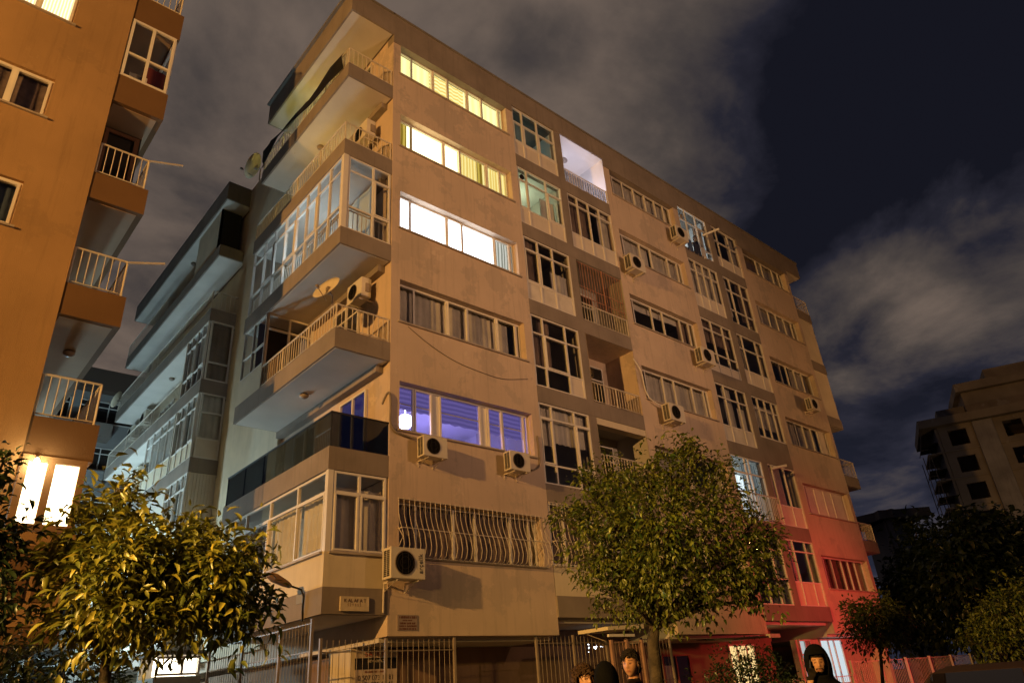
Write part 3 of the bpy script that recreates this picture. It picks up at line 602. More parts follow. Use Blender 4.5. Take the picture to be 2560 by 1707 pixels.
railing(T, ((RX+.03, R1-.05), (RX+.03, 17)), zf(6), .7, .16)
MB().box(RX+.1, -.14, 11.4, 11.46, zf(6), 20.03).build('partition', M_dark, T); MB().box(RX+.12, RX+.2, 11.4, 14.0, zf(6), 20.03).build('partition', M_wallL, T)  # first sheet is near-black, painting in the shade of the recess
for k, y, lab in ((6, 16.0, 'rear balcony lamp under the roof'), (5, 12.2, 'nearest rear balcony lamp seen from below'), (5, 16.5, 'rear balcony lamp two floors below roof'), (3, 18.0, 'lowest rear balcony lamp in cool light')):
    ceiling_lamp(-.5, y, bb(k)-.015 if k < 6 else 20.04, 'unlit '+lab, 0, (1, 1, 1), False)

# ------------------------------------------------------------------ outdoor air conditioner units
def ac_unit(w=.84, h=.62, d=.33):
    """local axes: back at y=0 (wall), front towards -y, centred in x, bottom at z=0"""
    t = thing('air_conditioner', '', 'air conditioner')
    g = .2                                                     # gap to the wall
    o = MB().box(-w/2, w/2, -g-d, -g, 0, h).build('body', M_ac, t, bevel=.015)
    f = MB(); f.lathe((-w*.1, -g-d-.004, h*.5), (0, -1, 0), [(h*.40, 0), (h*.40, .006), (h*.37, .008), (h*.37, .003)], 28); f.build('fan_ring', M_metalD, t)
    MB().lathe((-w*.1, -g-d-.0125, h*.5), (0, -1, 0), [(h*.37, 0), (h*.365, .002), (.05, .003), (.045, .016), (.01, .02)], 28).build('fan_opening', P('fan well black', (.005, .0045, .004), .8, spec=.1), t)
    q = MB()
    for i in range(0, 7, 2): q.bar((-w*.1-h*.34+i*h*.113, -g-d-.024, h*.5-math.sqrt(max(0, (h*.37)**2-(h*.34-i*h*.113)**2))), (-w*.1-h*.34+i*h*.113, -g-d-.024, h*.5+math.sqrt(max(0, (h*.37)**2-(h*.34-i*h*.113)**2))), .004)
    for r in (.12, .19): q.tube([(-w*.1+r*math.cos(a*.35), -g-d-.024, h*.5+r*math.sin(a*.35)) for a in range(19)], .003, 4)
    q.build('fan_guard', P('dark guard wire', (.03, .025, .022), .6), t)
    q = MB()
    for i in range(14):
        for y0 in (-g-d+.05, -g-d+.17): q.box(-w/2-.004, -w/2+.004, y0, y0+.1, .05+i*(h-.1)/14, .05+i*(h-.1)/14+.029)
    q.build('side_louvre', M_black, t)
    MB().box(w/2+.001, w/2+.03, -g-d*.6, -g-.05, h*.25, h*.7).build('valve_cover', M_metalD, t)
    for x in (-w*.3, w*.3):
        q = MB(); q.box(x-.014, x+.014, -g-d+.02, -.001, -.04, -.004); q.box(x-.012, x+.012, -.02, -.001, -.2, -.05)
        q.hexa([(x-.01, -.035, -.19), (x+.01, -.035, -.19), (x+.01, -.02, -.19), (x-.01, -.02, -.19), (x-.01, -g-d+.1, -.042), (x+.01, -g-d+.1, -.042), (x+.01, -g-d+.12, -.042), (x-.01, -g-d+.12, -.042)])
        q.build('bracket', M_metal, t)
    return t
AC = ac_unit(); GA = 'air conditioners on the apartment block'
def text(body, size, mat, par, loc, rot, ext=.002, name='lettering', align='CENTER', sx=1.):
    c = bpy.data.curves.new(name, 'FONT'); c.body = body; c.size = size; c.extrude = ext; c.align_x = align; c.align_y = 'CENTER'
    c.materials.append(mat); tmp = bpy.data.objects.new(name, c); COL.objects.link(tmp); me = bpy.data.meshes.new_from_object(tmp.evaluated_get(bpy.context.evaluated_depsgraph_get())); bpy.data.objects.remove(tmp)
    o = link(name, me, mat); o.location = loc; o.rotation_euler = rot; o.scale = (sx, 1, 1)
    if par is not None: o.parent = par
    return o
AC.location = (.13, -.045, 3.74); AC['group'] = GA; AC['label'] = 'lowest air conditioner with lettering, beside the barred corner window'
lt = text('arçelik', .15, M_black, AC, (.30, -.5345, .31), (R(90), R(-90), 0))
first = True
for x, y, z, lab, rz in ((.98, 0, 6.47, 'air conditioner at the left end of the violet window', 0), (3.6, 0, 6.52, 'air conditioner at the right end of the violet window', 0),
        (13.5, 0, 17.6, 'highest air conditioner, beside the cool lit top window', 0), (10.05, 0, 14.83, 'air conditioner below the second highest middle windows', 0),
        (13.5, 0, 12.0, 'air conditioner under the blacked out middle windows', 0), (10.8, 0, 9.2, 'air conditioner hung under the middle windows just above the tree', 0), (21.6, 0, 11.8, 'air conditioner on the far right bay', 0),
        (0, 1.05, 10.85, 'air conditioner on the side wall of the railed middle corner balcony', -R(90)), (0, 1.0, 16.2, 'air conditioner on the side wall of the second highest corner balcony', -R(90)),
        (0, 20.1, 13.6, 'air conditioner on the rear wall, third floor side street', -R(90)), (0, 22.2, 13.5, 'farthest air conditioner on the rear wall of the side street', -R(90)), (0, 19.9, 10.9, 'air conditioner low on the rear wall near a round lamp', -R(90)), (0, 20.5, 16.3, 'air conditioner high on the rear wall near the roof', -R(90))):
    c = AC.copy(); COL.objects.link(c); c.location = (x, y, z); c.rotation_euler = (0, 0, rz); c['label'] = lab; vs_ = .80 if z < 7 else random.uniform(.88, 1.0); c.scale = (vs_, vs_*random.uniform(.95, 1.05), vs_); c.rotation_euler[1] = random.uniform(-.02, .02)
    for ch in AC.children:
        if ch is lt: continue
        k = ch.copy(); COL.objects.link(k); k.parent = c
# pipes and cables -------------------------------------------------------
def conduit(name, pts, r, mat, label, cat):
    # smooth through the points
    P_ = [Vector(p) for p in pts]; out_ = []
    for i in range(len(P_)-1):
        p0, p1, p2, p3 = P_[max(i-1, 0)], P_[i], P_[i+1], P_[min(i+2, len(P_)-1)]
        for s_ in range(6):
            t = s_/6; out_.append(.5*((2*p1)+(p2-p0)*t+(2*p0-5*p1+4*p2-p3)*t*t+(3*p1-p0-3*p2+p3)*t**3))
    out_.append(P_[-1]); return tag(MB().tube(out_, r, 7).build(name, mat, None, True), label, cat)
conduit('refrigerant_pipe', [(-.015, .3, 7.82), (-.02, .1, 8.0), (-.02, -.035, 7.95), (.0, -.04, 7.6), (.0, -.04, 7.25), (.15, -.045, 7.05), (.45, -.05, 7.0), (.7, -.12, 6.95)], .026, M_band, 'bent grey pipe running round the corner to the violet window', 'pipe')
conduit('refrigerant_pipe', [(4.0, -.3, 6.7), (4.3, -.12, 6.72), (4.62, -.05, 6.9), (4.68, -.04, 7.3), (4.66, -.03, 7.75)], .022, M_band, 'short pipe rising right of the violet window', 'pipe')
conduit('facade_cable', [(.5, -.015, 9.9), (1.2, -.02, 9.55), (2.0, -.02, 9.3), (2.9, -.02, 9.2), (3.6, -.02, 9.2), (4.5, -.015, 9.42)], .009, M_band, 'thin cable sagging across the wall above the violet window', 'cable')
conduit('drain_hose', [(9.5, -.03, 11.35), (9.75, -.08, 10.9), (9.86, -.05, 10.3), (10.0, -.1, 9.95), (10.5, -.2, 9.75)], .02, M_pvc, 'pale hose curving down beside the open loggia', 'hose')
conduit('refrigerant_pipe', [(-.12, -.04, 3.62), (-.12, -.035, 3.5), (-.12, -.03, 3.3), (-.12, -.03, 3.15)], .022, M_metal, 'short white pipe below the lowest air conditioner', 'pipe')
# satellite dishes
def dish(name, c, aim, r, label):
    c = Vector(c); a = Vector(aim).normalized(); t = thing(name, label, 'satellite dish', c)
    pr = [(.01, 0), (r*.4, r*.035), (r*.75, r*.13), (r, r*.24), (r, r*.255), (r*.75, r*.15), (r*.4, r*.055), (.01, .018)]
    MB().lathe((0, 0, 0), a, pr, 24).build('reflector', M_wallL, t, True)
    q = MB(); low_ = Vector((0, 0, -r)); q.tube([low_*.9+a*r*.2, low_*.75+a*r*1.1], .012); q.lathe(low_*.72+a*r*1.12, a, [(.02, -.06), (.04, -.05), (.045, .03), (.02, .05)], 10); q.build('receiver_arm', M_metalD, t)
    q = MB(); q.tube([-a*.03, -a*.18, -a*.18+Vector((0, 0, -.5))], .02); q.box(-.05, .05, -.05, .05, -.08, .08); q.build('mount', M_metalD, t)
dish('satellite_dish', (-1.45, .5, 10.55), (-.65, -.25, .35), .38, 'satellite dish on the railing of the middle corner balcony')
dish('satellite_dish', (-1.5, 6.45, 18.5), (-.55, .35, .35), .48, 'large dish at the torn end of the black tarpaulin')
dish('satellite_dish', (-1.15, 22.6, 15.5), (-.6, .3, .3), .42, 'small dish on the far rear balcony of the side street')
# signs ------------------------------------------------------------------
sg = thing('building_sign', 'cream plate with faded dark letters under the glazed corner balcony', 'sign', (-.775, -.02, 3.31))
MB().box(-.315, .315, -.03, .02, -.135, .135).build('plate', P('aged cream sign paint', (.62, .52, .37), .7, scale=5, amt=.2, streak=.2), sg)
text('K AL AF A T', .092, P('faded brown lettering', (.09, .04, .02), .8), sg, (0, -.032, .055), (R(90), 0, 0)); text('S İ T E S İ', .07, P('very faded lettering', (.3, .2, .12), .8), sg, (-.02, -.032, -.025), (R(90), 0, 0))
sg = thing('wall_plaque', 'small grey plaque with brown text near the bottom corner of the bay', 'plaque', (.475, -.004, 2.975))
MB().box(-.245, .245, -.012, .002, -.15, .15).build('plate', P('grey plaque', (.30, .24, .22), .6, scale=8, amt=.1), sg)
pm = P('brown plaque lettering', (.12, .04, .025), .8); q = MB(); rg = random.Random(4)
for z_, hh, x_, x1_ in ((.105, .026, -.2, .2), (.045, .014, -.12, .11), (-.012, .02, -.19, .19), (-.065, .018, -.2, .2), (-.118, .02, -.2, .2)):   # worn, unreadable print
    while x_ < x1_:
        wd = rg.uniform(.012, .03); q.box(x_, x_+wd, -.0135, -.0115, z_-hh, z_+hh*rg.uniform(.6, 1)); x_ += wd+rg.choice((.006, .006, .008, .02))
q.build('worn_print', pm, sg)
sg = thing('sale_poster', 'white SATILIK poster with black strip behind the ground floor bars', 'poster', (.62, 1.40, 2.1))
MB().box(-.53, .5, -.006, .004, -.42, .47).build('sheet', P('poster paper', (.60, .50, .42), .7, scale=3, amt=.08), sg)
MB().box(-.54, .5, -.012, -.007, .1, .32).build('strip', M_black, sg)
text('SATILIK', .15, P('red print', (.42, .06, .02), .7), sg, (-.02, -.0085, .395), (R(90), 0, 0), sx=1.1); text('NEW OFFICE', .075, P('cream print', (.7, .6, .45), .7), sg, (-.02, -.0135, .255), (R(90), 0, 0))
q = MB(); x_ = -.3
while x_ < .26:
    wd = rg.uniform(.018, .034); q.box(x_, x_+wd, -.0085, -.0065, .03, .03+.04*rg.uniform(.8, 1)); x_ += wd+(.03 if abs(x_) < .03 else .007)
q.build('worn_print', P('brown print', (.2, .08, .04), .7), sg); bp = P('black print', (.04, .025, .02), .7)
text('0 507 073 11 81', .135, bp, sg, (-.02, -.0085, -.07), (R(90), 0, 0)); text('0541 925 67 41', .135, bp, sg, (-.02, -.0085, -.2), (R(90), 0, 0))
# ground floor grilles, gate, canopies ----------------------------------
def fence(name, pts, z0, z1, step, label, mat, rails=(), postr=.026, barr=.0065, cat='fence', ext=0.):
    t = thing(name, label, cat, (0, 0, 0)); m = MB()
    for a, b in zip(pts, pts[1:]):
        for z in rails: m.bar((*a, z), (*b, z), .014)
    m.build('rail', mat, t)
    for p in pts: MB().box(p[0]-postr, p[0]+postr, p[1]-postr, p[1]+postr, z0, z1+.03).build('post', mat, t)
    me = bar_mesh(z1-z0+ext, barr)
    for a, b in zip(pts, pts[1:]):
        n = max(2, int(math.hypot(b[0]-a[0], b[1]-a[1])/step))
        for i in range(1, n): c = link('bar', me, mat, t); c.location = (a[0]+(b[0]-a[0])*i/n, a[1]+(b[1]-a[1])*i/n, z0)
    return t
fence('security_grille', ((-1.44, 5.7), (-1.44, 3.7), (-1.44, 1.78), (-1.44, .4)), .13, 3.05, .13, 'tall iron bars under the glazed balcony along the side street', M_metalD, (.5, 1.6, 2.5, 3.0), cat='grille')
fence('security_grille', ((-1.42, .05), (0, .05), (1.7, .05)), .13, 2.66, .125, 'tall iron bars in front of the sale poster', M_metalD, (.5, 1.5, 2.45), cat='grille')
fence('security_grille', ((4.15, .1), (5.4, .1), (6.6, .1)), .13, 2.7, .13, 'tall iron bars left of the entrance gate behind the heads', M_metalD, (.5, 1.5, 2.55), cat='grille')
fence('entrance_gate', ((5.55, -1.0), (6.1, -1.0), (6.67, -1.0)), .13, 2.48, .11, 'framed iron entrance gate behind the bare headed man', P('brown gate paint', (.34, .2, .15), .6, scale=4, amt=.2), (.3, 1.4, 2.46), .035, cat='gate')
fence('security_grille', ((7.9, .0), (8.5, .0), (9.1, .0)), .13, 2.62, .12, 'iron bars right of the street tree trunk', M_metalD, (.5, 1.6, 2.6), cat='grille')
fence('garden_fence', [(17.0+i*2.2, -1.2) for i in range(9)], .13, 1.75, .13, 'low railing fence glowing red at the far right of the block', M_metal, (.3, 1.72), .04)
fence('garden_fence', [(9.3+i*1.9, -1.2) for i in range(5)], .13, 1.35, .13, 'low railing fence behind the dark shrub', M_metal, (.3, 1.33), .04)
cn = thing('entrance_canopy', 'pale sloping canopy over the iron gate beside the tree trunk', 'canopy', (6.1, -.5, 2.75))
MB().hexa([(-.6,-.5,-.02), (.75,-.5,.02), (.75,.5,.02), (-.6,.5,-.02), (-.6,-.5,.06), (.75,-.5,.12), (.75,.5,.12), (-.6,.5,.06)]).build('roof_sheet', M_wallL, cn)
MB().box(-.5, .45, -.42, -.36, -.16, -.1).build('light_tube', M_pvc, cn); q = MB(); q.bar((.6, .4, 0), (.6, -.3, -.3), .012); q.bar((-.5, .4, 0), (-.5, -.3, -.25), .012); q.build('strut', M_metalD, cn)
cn = thing('window_awning', 'dark awning above the warm lit ground floor window', 'awning', (12.6, .2, 2.62))
MB().hexa([(-1.1,-.7,-.12), (1.2,-.7,-.05), (1.2,.6,.05), (-1.1,.6,.0), (-1.1,-.7,-.07), (1.2,-.7,.0), (1.2,.6,.09), (-1.1,.6,.05)]).build('cover', M_dark, cn); MB().box(.9, 1.5, -.75, -.6, -.06, .05).build('valance', M_wallL, cn)
# lit ground floor windows
GW = FF(1.79)
WG1 = emis('lit warm slit curtain', (1, .74, .32), 1.9, (.42, .22, .06), 'X', 3.2)
w = window(T, GW, 14.6, 16.2, 1.0, 2.55, (15.1, 15.7), (), c=.03, sill=False); curtain(w, GW, 14.6, 16.2, 1.0, 2.55, .012, WG1, 3, .004)
w = window(T, FF(.9), 19.3, 21.0, 1.05, 2.6, (19.95, 20.4), (), c=.03, sill=True); curtain(w, FF(.9), 19.3, 21, 1.05, 2.6, .012, emis('lit cool net', (.85, .95, 1), 1.15, (.6, .72, .78), 'X', 5), 4, .004); 
MB().box(17.6, 23.3, .9, 1.1, 0, 2.6).build('ground_floor_wall', M_wall, T)
w = window(T, FF(.9), 17.75, 18.6, .3, 2.6, (18.2,), (2.1,), c=.03, sill=False, name='door', infill={(1, 0): M_infill}); curtain(w, FF(.9), 17.75, 18.2, .3, 2.6, .012, emis('lit door glass', (.75, .82, .82), .8), 3, .003)
w = window(T, GW, 10.9, 12.3, .2, 2.3, (11.6,), (), c=.03, sill=False, mat=P('red door frame', (.3, .1, .08), .6), name='door'); MB().fb(GW, 10.9, 12.3, .2, 2.3, .002, .01).build('door_backing', M_dark, T); curtain(w, GW, 11.0, 11.4, .9, 2.0, .014, P('net', (.4, .42, .45), .9), 3, .004)
# string of little lights by the entrance
q = MB()
for px_, py_, r_ in ((1471, 1610, .02), (1472, 1617, .015), (1472, 1620, .015), (1472, 1629, .013), (1486, 1617, .025), (1489, 1619, .028), (1491, 1615, .018), (1502, 1615, .012), (1507, 1616, .01)):
    p_ = ONY(px_, py_, .9); q.lathe(p_, (0, 0, 1), [(.002, -r_), (r_*.8, -r_*.5), (r_, 0), (r_*.8, r_*.5), (.002, r_)], 8)
tag(q.build('string_lights', emis('white bulb', (.9, .95, 1), 6)), 'cluster of tiny white bulbs behind the entrance bars', 'string lights')
# bracket lamp (unlit) on the corner
br = thing('bracket_lamp', 'unlit lamp on a bent black arm fixed to the balcony band', 'street lamp', (BX, .74, 3.12)); bo = Vector((BX, .74, 3.12))
pts = [Vector((-.01, 0, -.05)), Vector((-.03, 0, .22))]+[ONY(x_, y_, .72)-bo for x_, y_ in ((759, 1490), (753, 1473), (738, 1468), (718, 1461))]
MB().tube(pts, .02, 8).build('arm', M_black, br, True); h0, h1 = pts[-1], ONY(672, 1437, .72)-bo; dv = (h1-h0).normalized(); sd_ = Vector((0, 1, 0)); up_ = sd_.cross(dv)*-1
q = MB(); ring = lambda p, w_, t_, b_: [p-sd_*w_+up_*b_, p+sd_*w_+up_*b_, p+sd_*w_*.8+up_*t_, p-sd_*w_*.8+up_*t_]
rs = [ring(h0-dv*.08, .04, .03, -.03), ring(h0+dv*.05, .08, .05, -.05), ring(h0+dv*.3, .12, .06, -.06), ring(h1, .09, .03, -.05)]
for r0, r1 in zip(rs, rs[1:]): q.hexa(r0+r1)
q.build('lamp_head', P('weathered brown casing', (.22, .13, .07), .6, scale=9, amt=.25), br)
MB().box(-.009, -.0015, .05, .35, .3, .48).build('wall_plate', M_grey, br)

# ------------------------------------------------------------------ ochre neighbour on the left
OX, OY, OB = -6.65, 1.33, -5.54
O = thing('ochre_building', 'ochre apartment house at the left edge with stacked end balconies', 'apartment building')
OF = FF(OY); ow = [(-10.6, -7.76, z0, z0+1.08) for z0 in (4.6, 7.42, 10.27, 13.09, 15.94)]
m = MB(); m.fb(OF, -22, -10.6, 0, 22, -.25, 0); m.fb(OF, -7.76, OX, 3.0, 22, -.25, 0); zz = 0
for _, _, z0, z1 in ow: m.fb(OF, -10.6, -7.76, zz, z0, -.25, -.001); zz = z1
m.fb(OF, -10.6, -7.76, zz, 22, -.25, -.001); m.build('wall', M_orange, O)
MB().box(OX-.25, OX, OY+.25, 16, 0, 22).build('side_wall', M_orange, O); MB().box(-22, OX, OY+.25, 16, 21.7, 21.95).build('roof_slab', M_roof, O)
for i, (a0, a1, z0, z1) in enumerate(ow):
    kw = dict(c=-.12, sill=True, fw=.07, sash=((3, 0),))
    w = window(O, OF, a0, a1, z0, z1, (-10.0, -9.4, -8.48), (), room=None if i == 4 else True, cur=None if i == 4 else ((0, 1, 0, 1, (M_curtW, M_curt, P('blue painted reflection', (.06, .09, .16), .6), P('patterned drape', (.16, .12, .12), .9, scale=6, amt=.3))[i]),), **kw)  # third curtain's blue colour stands in for a reflection in the panes
    if i == 4: curtain(w, OF, a0, a1, z0, z1, -.3, emis('lit cream drape', (1, .9, .62), 2.2, (.85, .55, .2), 'X', 5), 4, .02)
lev = ((5.86, 6.58), (8.69, 9.4), (11.52, 12.2), (14.31, 15.13), (17.04, 17.93))
for z0, z1 in lev:
    s_ = MB().box(OX+.002, OB, OY+.02, 9.5, z0, z1).build('balcony_slab', M_orangeD, O); MB().box(OX+.05, OB-.12, OY+.14, 9.4, z0-.01, z0-.001).build('soffit', P('brown ceiling', (.42, .30, .2), .9, scale=1, amt=.1), s_)
for z, h in ((6.58, .83), (9.4, .85), (12.2, .82), (17.93, .9)):
    railing(O, ((OX+.03, OY+.06), (OB-.1, OY+.06), (OB-.1, 4.5), (OB-.1, 9.4)), z, h, .13, M_metal)
# glazed storey and door recess
window(O, FF(OY+.04), OX+.03, OB-.06, 15.13, 17.03, (-6.12,), (15.9,), c=0, sill=False, fw=.06, cur=((.45, 1, 0, .4, P('dark red cloth', (.12, .02, .02), .9)), (.2, .6, 0, .2, M_curtW))); window(O, RF(OB-.06), OY+.1, 6.0, 15.13, 17.03, (2.8, 4.4), (15.9,), c=0, sill=False, fw=.06)
MB().box(OX+.1, OB-.2, 2.3, 2.36, 12.2, 14.3).build('dark_opening_sheet', M_dark, O); q = MB(); q.fb(FF(2.25), OX+.12, OX+.2, 12.2, 14.2, 0, .04); q.fb(FF(2.25), OB-.35, OB-.25, 12.2, 14.2, 0, .04); q.fb(FF(2.25), OX+.2, OB-.35, 14.1, 14.2, 0, .04); q.build('door_frame', M_pvcD, O)  # near-black sheet painted in for the shade of the door opening
# lowest glazed balcony with blazing light
LB = emis('blazing warm curtain', (1, .80, .48), 9, (1, .72, .36), 'X', 4)
w = window(O, FF(OY+.02), OX+.02, OB-.08, 4.55, 5.85, (-6.17,), (), c=.02, fw=.11, mat=P('brown window timber', (.26, .15, .07), .6, scale=4, amt=.2), sill=False); curtain(w, FF(OY+.02), OX+.05, OB-.12, 4.6, 5.82, -.1, LB, 3, .02)
MB().box(OX+.002, OB, OY+.0, 9.5, 3.02, 4.54).build('parapet', M_orange, O)
for x in (OX+.2, OX+.6): MB().box(x, x+.3, OY-.02, OY-.001, 3.4, 4.3).build('parapet_panel', M_orangeD, O)
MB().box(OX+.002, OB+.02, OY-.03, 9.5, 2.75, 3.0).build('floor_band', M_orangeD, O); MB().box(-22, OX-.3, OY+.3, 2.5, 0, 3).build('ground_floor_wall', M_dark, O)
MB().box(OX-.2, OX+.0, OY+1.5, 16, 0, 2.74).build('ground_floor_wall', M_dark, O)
wb = thing('wall_bulb', 'dazzling bare bulb above the lit window at far left', 'lamp', ONY(92, 1152, OY-.12)); MB().lathe((0, 0, 0), (0, 0, 1), [(.004, -.05), (.035, -.035), (.045, 0), (.03, .03), (.02, .05)], 14).build('bulb', emis('bare bulb', (1, .84, .55), 60), wb, True); MB().tube([(0, 0, .045), (0, 0, .08), (0, .1, .09)], .02, 8).build('socket', M_black, wb); light('POINT', (0, -.06, -.02), 26, (1, .78, .42), wb, .05)
for z, lab in ((10.22, 'clothes pole jutting from the middle ochre balcony'), (13.0, 'clothes pole jutting from the upper ochre balcony')):
    tag(MB().tube([(OB-.12, OY+.04, z), (OB+.62, OY+.1, z+.28)], .03, 6).build('clothes_pole', M_metal), 'pale '+lab, 'pole', 'clothes poles')
ceiling_lamp(-6.1, 3.0, 8.68, 'unlit round lamp under an ochre balcony', 0, (1, 1, 1), False)
q = MB(); q.box(-6.62, -6.2, OY-.06, OY-.035, 2.35, 2.7); tag(q.build('shop_sign', P('worn shop sign', (.2, .13, .08), .6, scale=9, amt=.4)), 'small worn sign board behind the leaves at far left', 'sign')

# ------------------------------------------------------------------ building that closes the side street
FB = thing('street_end_building', 'dim grey apartment house closing the far end of the side street', 'apartment building', (0, 0, 0)); FY = 31.0
MB().box(-9, 2.5, FY, FY+10, 0, 19.0).build('wall', M_grey, FB); MB().box(-9.3, 2.6, FY-.6, FY+10, 19.0, 20.3).build('roof_band', P('dark roof band', (.12, .08, .06), .9), FB)
for k in range(6):
    z = 3.2+k*2.75; MB().box(-9, .3, FY-1.0, FY, z-.9, z-.05).build('balcony_front', M_band if k % 2 else M_grey, FB)
    for x0, x1 in ((-4.0, -1.9), (-1.4, 1.6)):
        wn = window(FB, FF(FY), x0, x1, z+.25, z+1.55, ((x0+x1)/2,), (z+1.2,), c=.03, sill=False); MB().fb(FF(FY), x0, x1, z+.25, z+1.55, .004, .01).build('window_backing', M_dark, FB)
SH = emis('lit shop window', (1, .82, .55), 7, (1, .9, .7), 'X', 2)
KY = 6.2; p0, p1 = ONY(402, 1640, KY), ONY(492, 1685, KY); kf = FF(KY); wd = p1.x-p0.x
sh = thing('lit_kiosk', 'small booth with a blazing window low behind the citrus tree', 'kiosk', (0, 0, 0)); M_kw = P('booth cladding', (.4, .36, .3), .8, scale=2, amt=.15)
MB().box(p0.x-.1, p1.x+.1, KY, KY+1.3, 0, p1.z-.03).build('wall', M_kw, sh); MB().box(p0.x-.1, p1.x+.1, KY+1.2, KY+1.3, p1.z-.03, p0.z+.03).build('wall', M_kw, sh); MB().box(p0.x-.2, p1.x+.2, KY-.12, KY+1.4, p0.z+.03, p0.z+.12).build('roof', M_roof, sh)
window(sh, kf, p0.x-.06, p1.x+.06, p1.z, p0.z, (p0.x+wd*.6,), (), c=-.05, sill=False); MB().fb(kf, p0.x-.06, p1.x+.06, p1.z, p0.z, -.3, -.28).build('lit_interior', SH, sh)
for i in range(3): MB().box(p0.x+i*wd*.34, p0.x+i*wd*.34+wd*.28, KY-.012, KY-.001, p1.z-.32, p1.z-.25).build('lit_slot', emis('slot glow', (1, .7, .35), 2.5), sh)

# ------------------------------------------------------------------ right hand background
def wall_frame(p, q_):                                         # plane through two ground points, outward to the camera
    p = Vector((p[0], p[1], 0)); q_ = Vector((q_[0], q_[1], 0)); u = (q_-p).normalized(); w = u.cross(Vector((0, 0, 1))); return Fr(p, u, w), (q_-p).length
def ground_dir(px, py):
    d = ray(px, py); h = math.hypot(d.x, d.y); return Vector((d.x/h, d.y/h)), d.z/h
d1, t1 = ground_dir(2310, 1056); d2, t2 = ground_dir(2560, 1008)
Dc = 90.; Zc = CAM.z+Dc*t1; D2 = (Zc-CAM.z)/t2
c1 = (CAM.x+d1.x*Dc, CAM.y+d1.y*Dc); c2 = (CAM.x+d2.x*D2, CAM.y+d2.y*D2)
cf, cl = wall_frame(c1, c2); cl2 = cl+16
K = thing('construction_building', 'unfinished concrete apartment tower with scaffolding at the right edge', 'building under construction')
m = MB(); cols = [(1.9, 3.7), (7.2, 9.0), (11.0, 12.9), (15.2, 17.2), (20, 22)]; zr = [Zc-3.2-i*3.0 for i in range(8)]
xs = 1.0
for a0, a1 in cols: m.fb(cf, xs, a0, 0, Zc-.9, -.35, 0); xs = a1
m.fb(cf, xs, cl2, 0, Zc-.9, -.35, 0)
for a0, a1 in cols:
    zz = Zc-.9
    for z in zr: m.fb(cf, a0, a1, z+1.75, zz, -.35, -.01); zz = z
    m.fb(cf, a0, a1, 0, zz, -.35, -.01)
m.fb(cf, .6, cl2, 0, Zc-1, -9, -8.7); m.fb(cf, .7, .95, 0, Zc-1, -8.7, 0); m.build('wall', M_conc, K)
m = MB(); m.fb(cf, -.8, cl2, Zc-.9, Zc, -9.5, 1.0); m.fb(cf, 4.5, cl2, Zc+.05, Zc+2.6, -8, -.4); m.fb(cf, 4.0, cl2, Zc+2.65, Zc+3.6, -8.5, .2); m.fb(cf, 7.5, cl2, Zc+3.7, Zc+5.0, -7, -1); m.fb(cf, 1.6, 4.4, Zc+.02, Zc+1.3, -3, -1); m.build('roof_slab', M_conc, K)
for i, z in enumerate(zr):
    MB().fb(cf, .2, cl2, z-.62, z-.45, -.2, .12).build('floor_band', M_conc, K)
    MB().fb(cf, -.7, .8, z-.6, z-.42, -7, -.2).build('balcony_slab', M_conc, K); MB().fb(cf, -1.0, .7, z+.75, z+.85, -5, -.6).build('formwork_deck', M_bark, K)
MB().fb(cf, 4.4, 6.3, 0, Zc-1, 0, .45).build('lift_shaft', P('streaked concrete', (.38, .35, .33), .9, scale=.4, amt=.3, streak=.5), K)
sc_ = thing('scaffolding', 'thin scaffold poles on the left flank of the unfinished tower', 'scaffolding'); q = MB()
for a in (-1.3, -.5): 
    for cc in (.4, -3): q.bar(cf(a, 0, cc), cf(a, Zc-4, cc), .05)
q.build('pole', M_metalD, sc_); q = MB()
for i, z in enumerate(zr): q.bar(cf(-1.3, z, .4), cf(-.5, z, .4), .04); q.bar(cf(-1.3, z, .4), cf(-.5, z+2.6, .4), .035); q.bar(cf(-1.3, z, .4), cf(-1.3, z, -3), .04)
q.build('ledger', M_metalD, sc_)
# pale house behind the block's far end
d1, t1 = ground_dir(2150, 1287); d2, t2 = ground_dir(2215, 1290); Dq = 58.; Zq = CAM.z+Dq*t1
d3, t3 = ground_dir(2268, 1300)
Q = thing('pale_house', 'dim pale house with flat overhanging roof behind the block', 'house')
a_ = (CAM.x+d1.x*Dq*1.06, CAM.y+d1.y*Dq*1.06); b_ = (CAM.x+d2.x*Dq, CAM.y+d2.y*Dq); c_ = (CAM.x+d3.x*Dq*1.05, CAM.y+d3.y*Dq*1.05)
for (u_, v_, nm) in ((a_, b_, 'wall'), (b_, c_, 'wall')):
    fr_, ln_ = wall_frame(u_, v_); MB().fb(fr_, 0, ln_, 0, Zq-.6, -.3, 0).build(nm, M_grey, Q); MB().fb(fr_, -.4, ln_+.5, Zq-.6, Zq, -3, .7).build('roof_edge', M_roof, Q); MB().fb(fr_, ln_-.35, ln_-.05, 0, Zq-.6, .0, .12).build('downpipe', M_roof, Q)

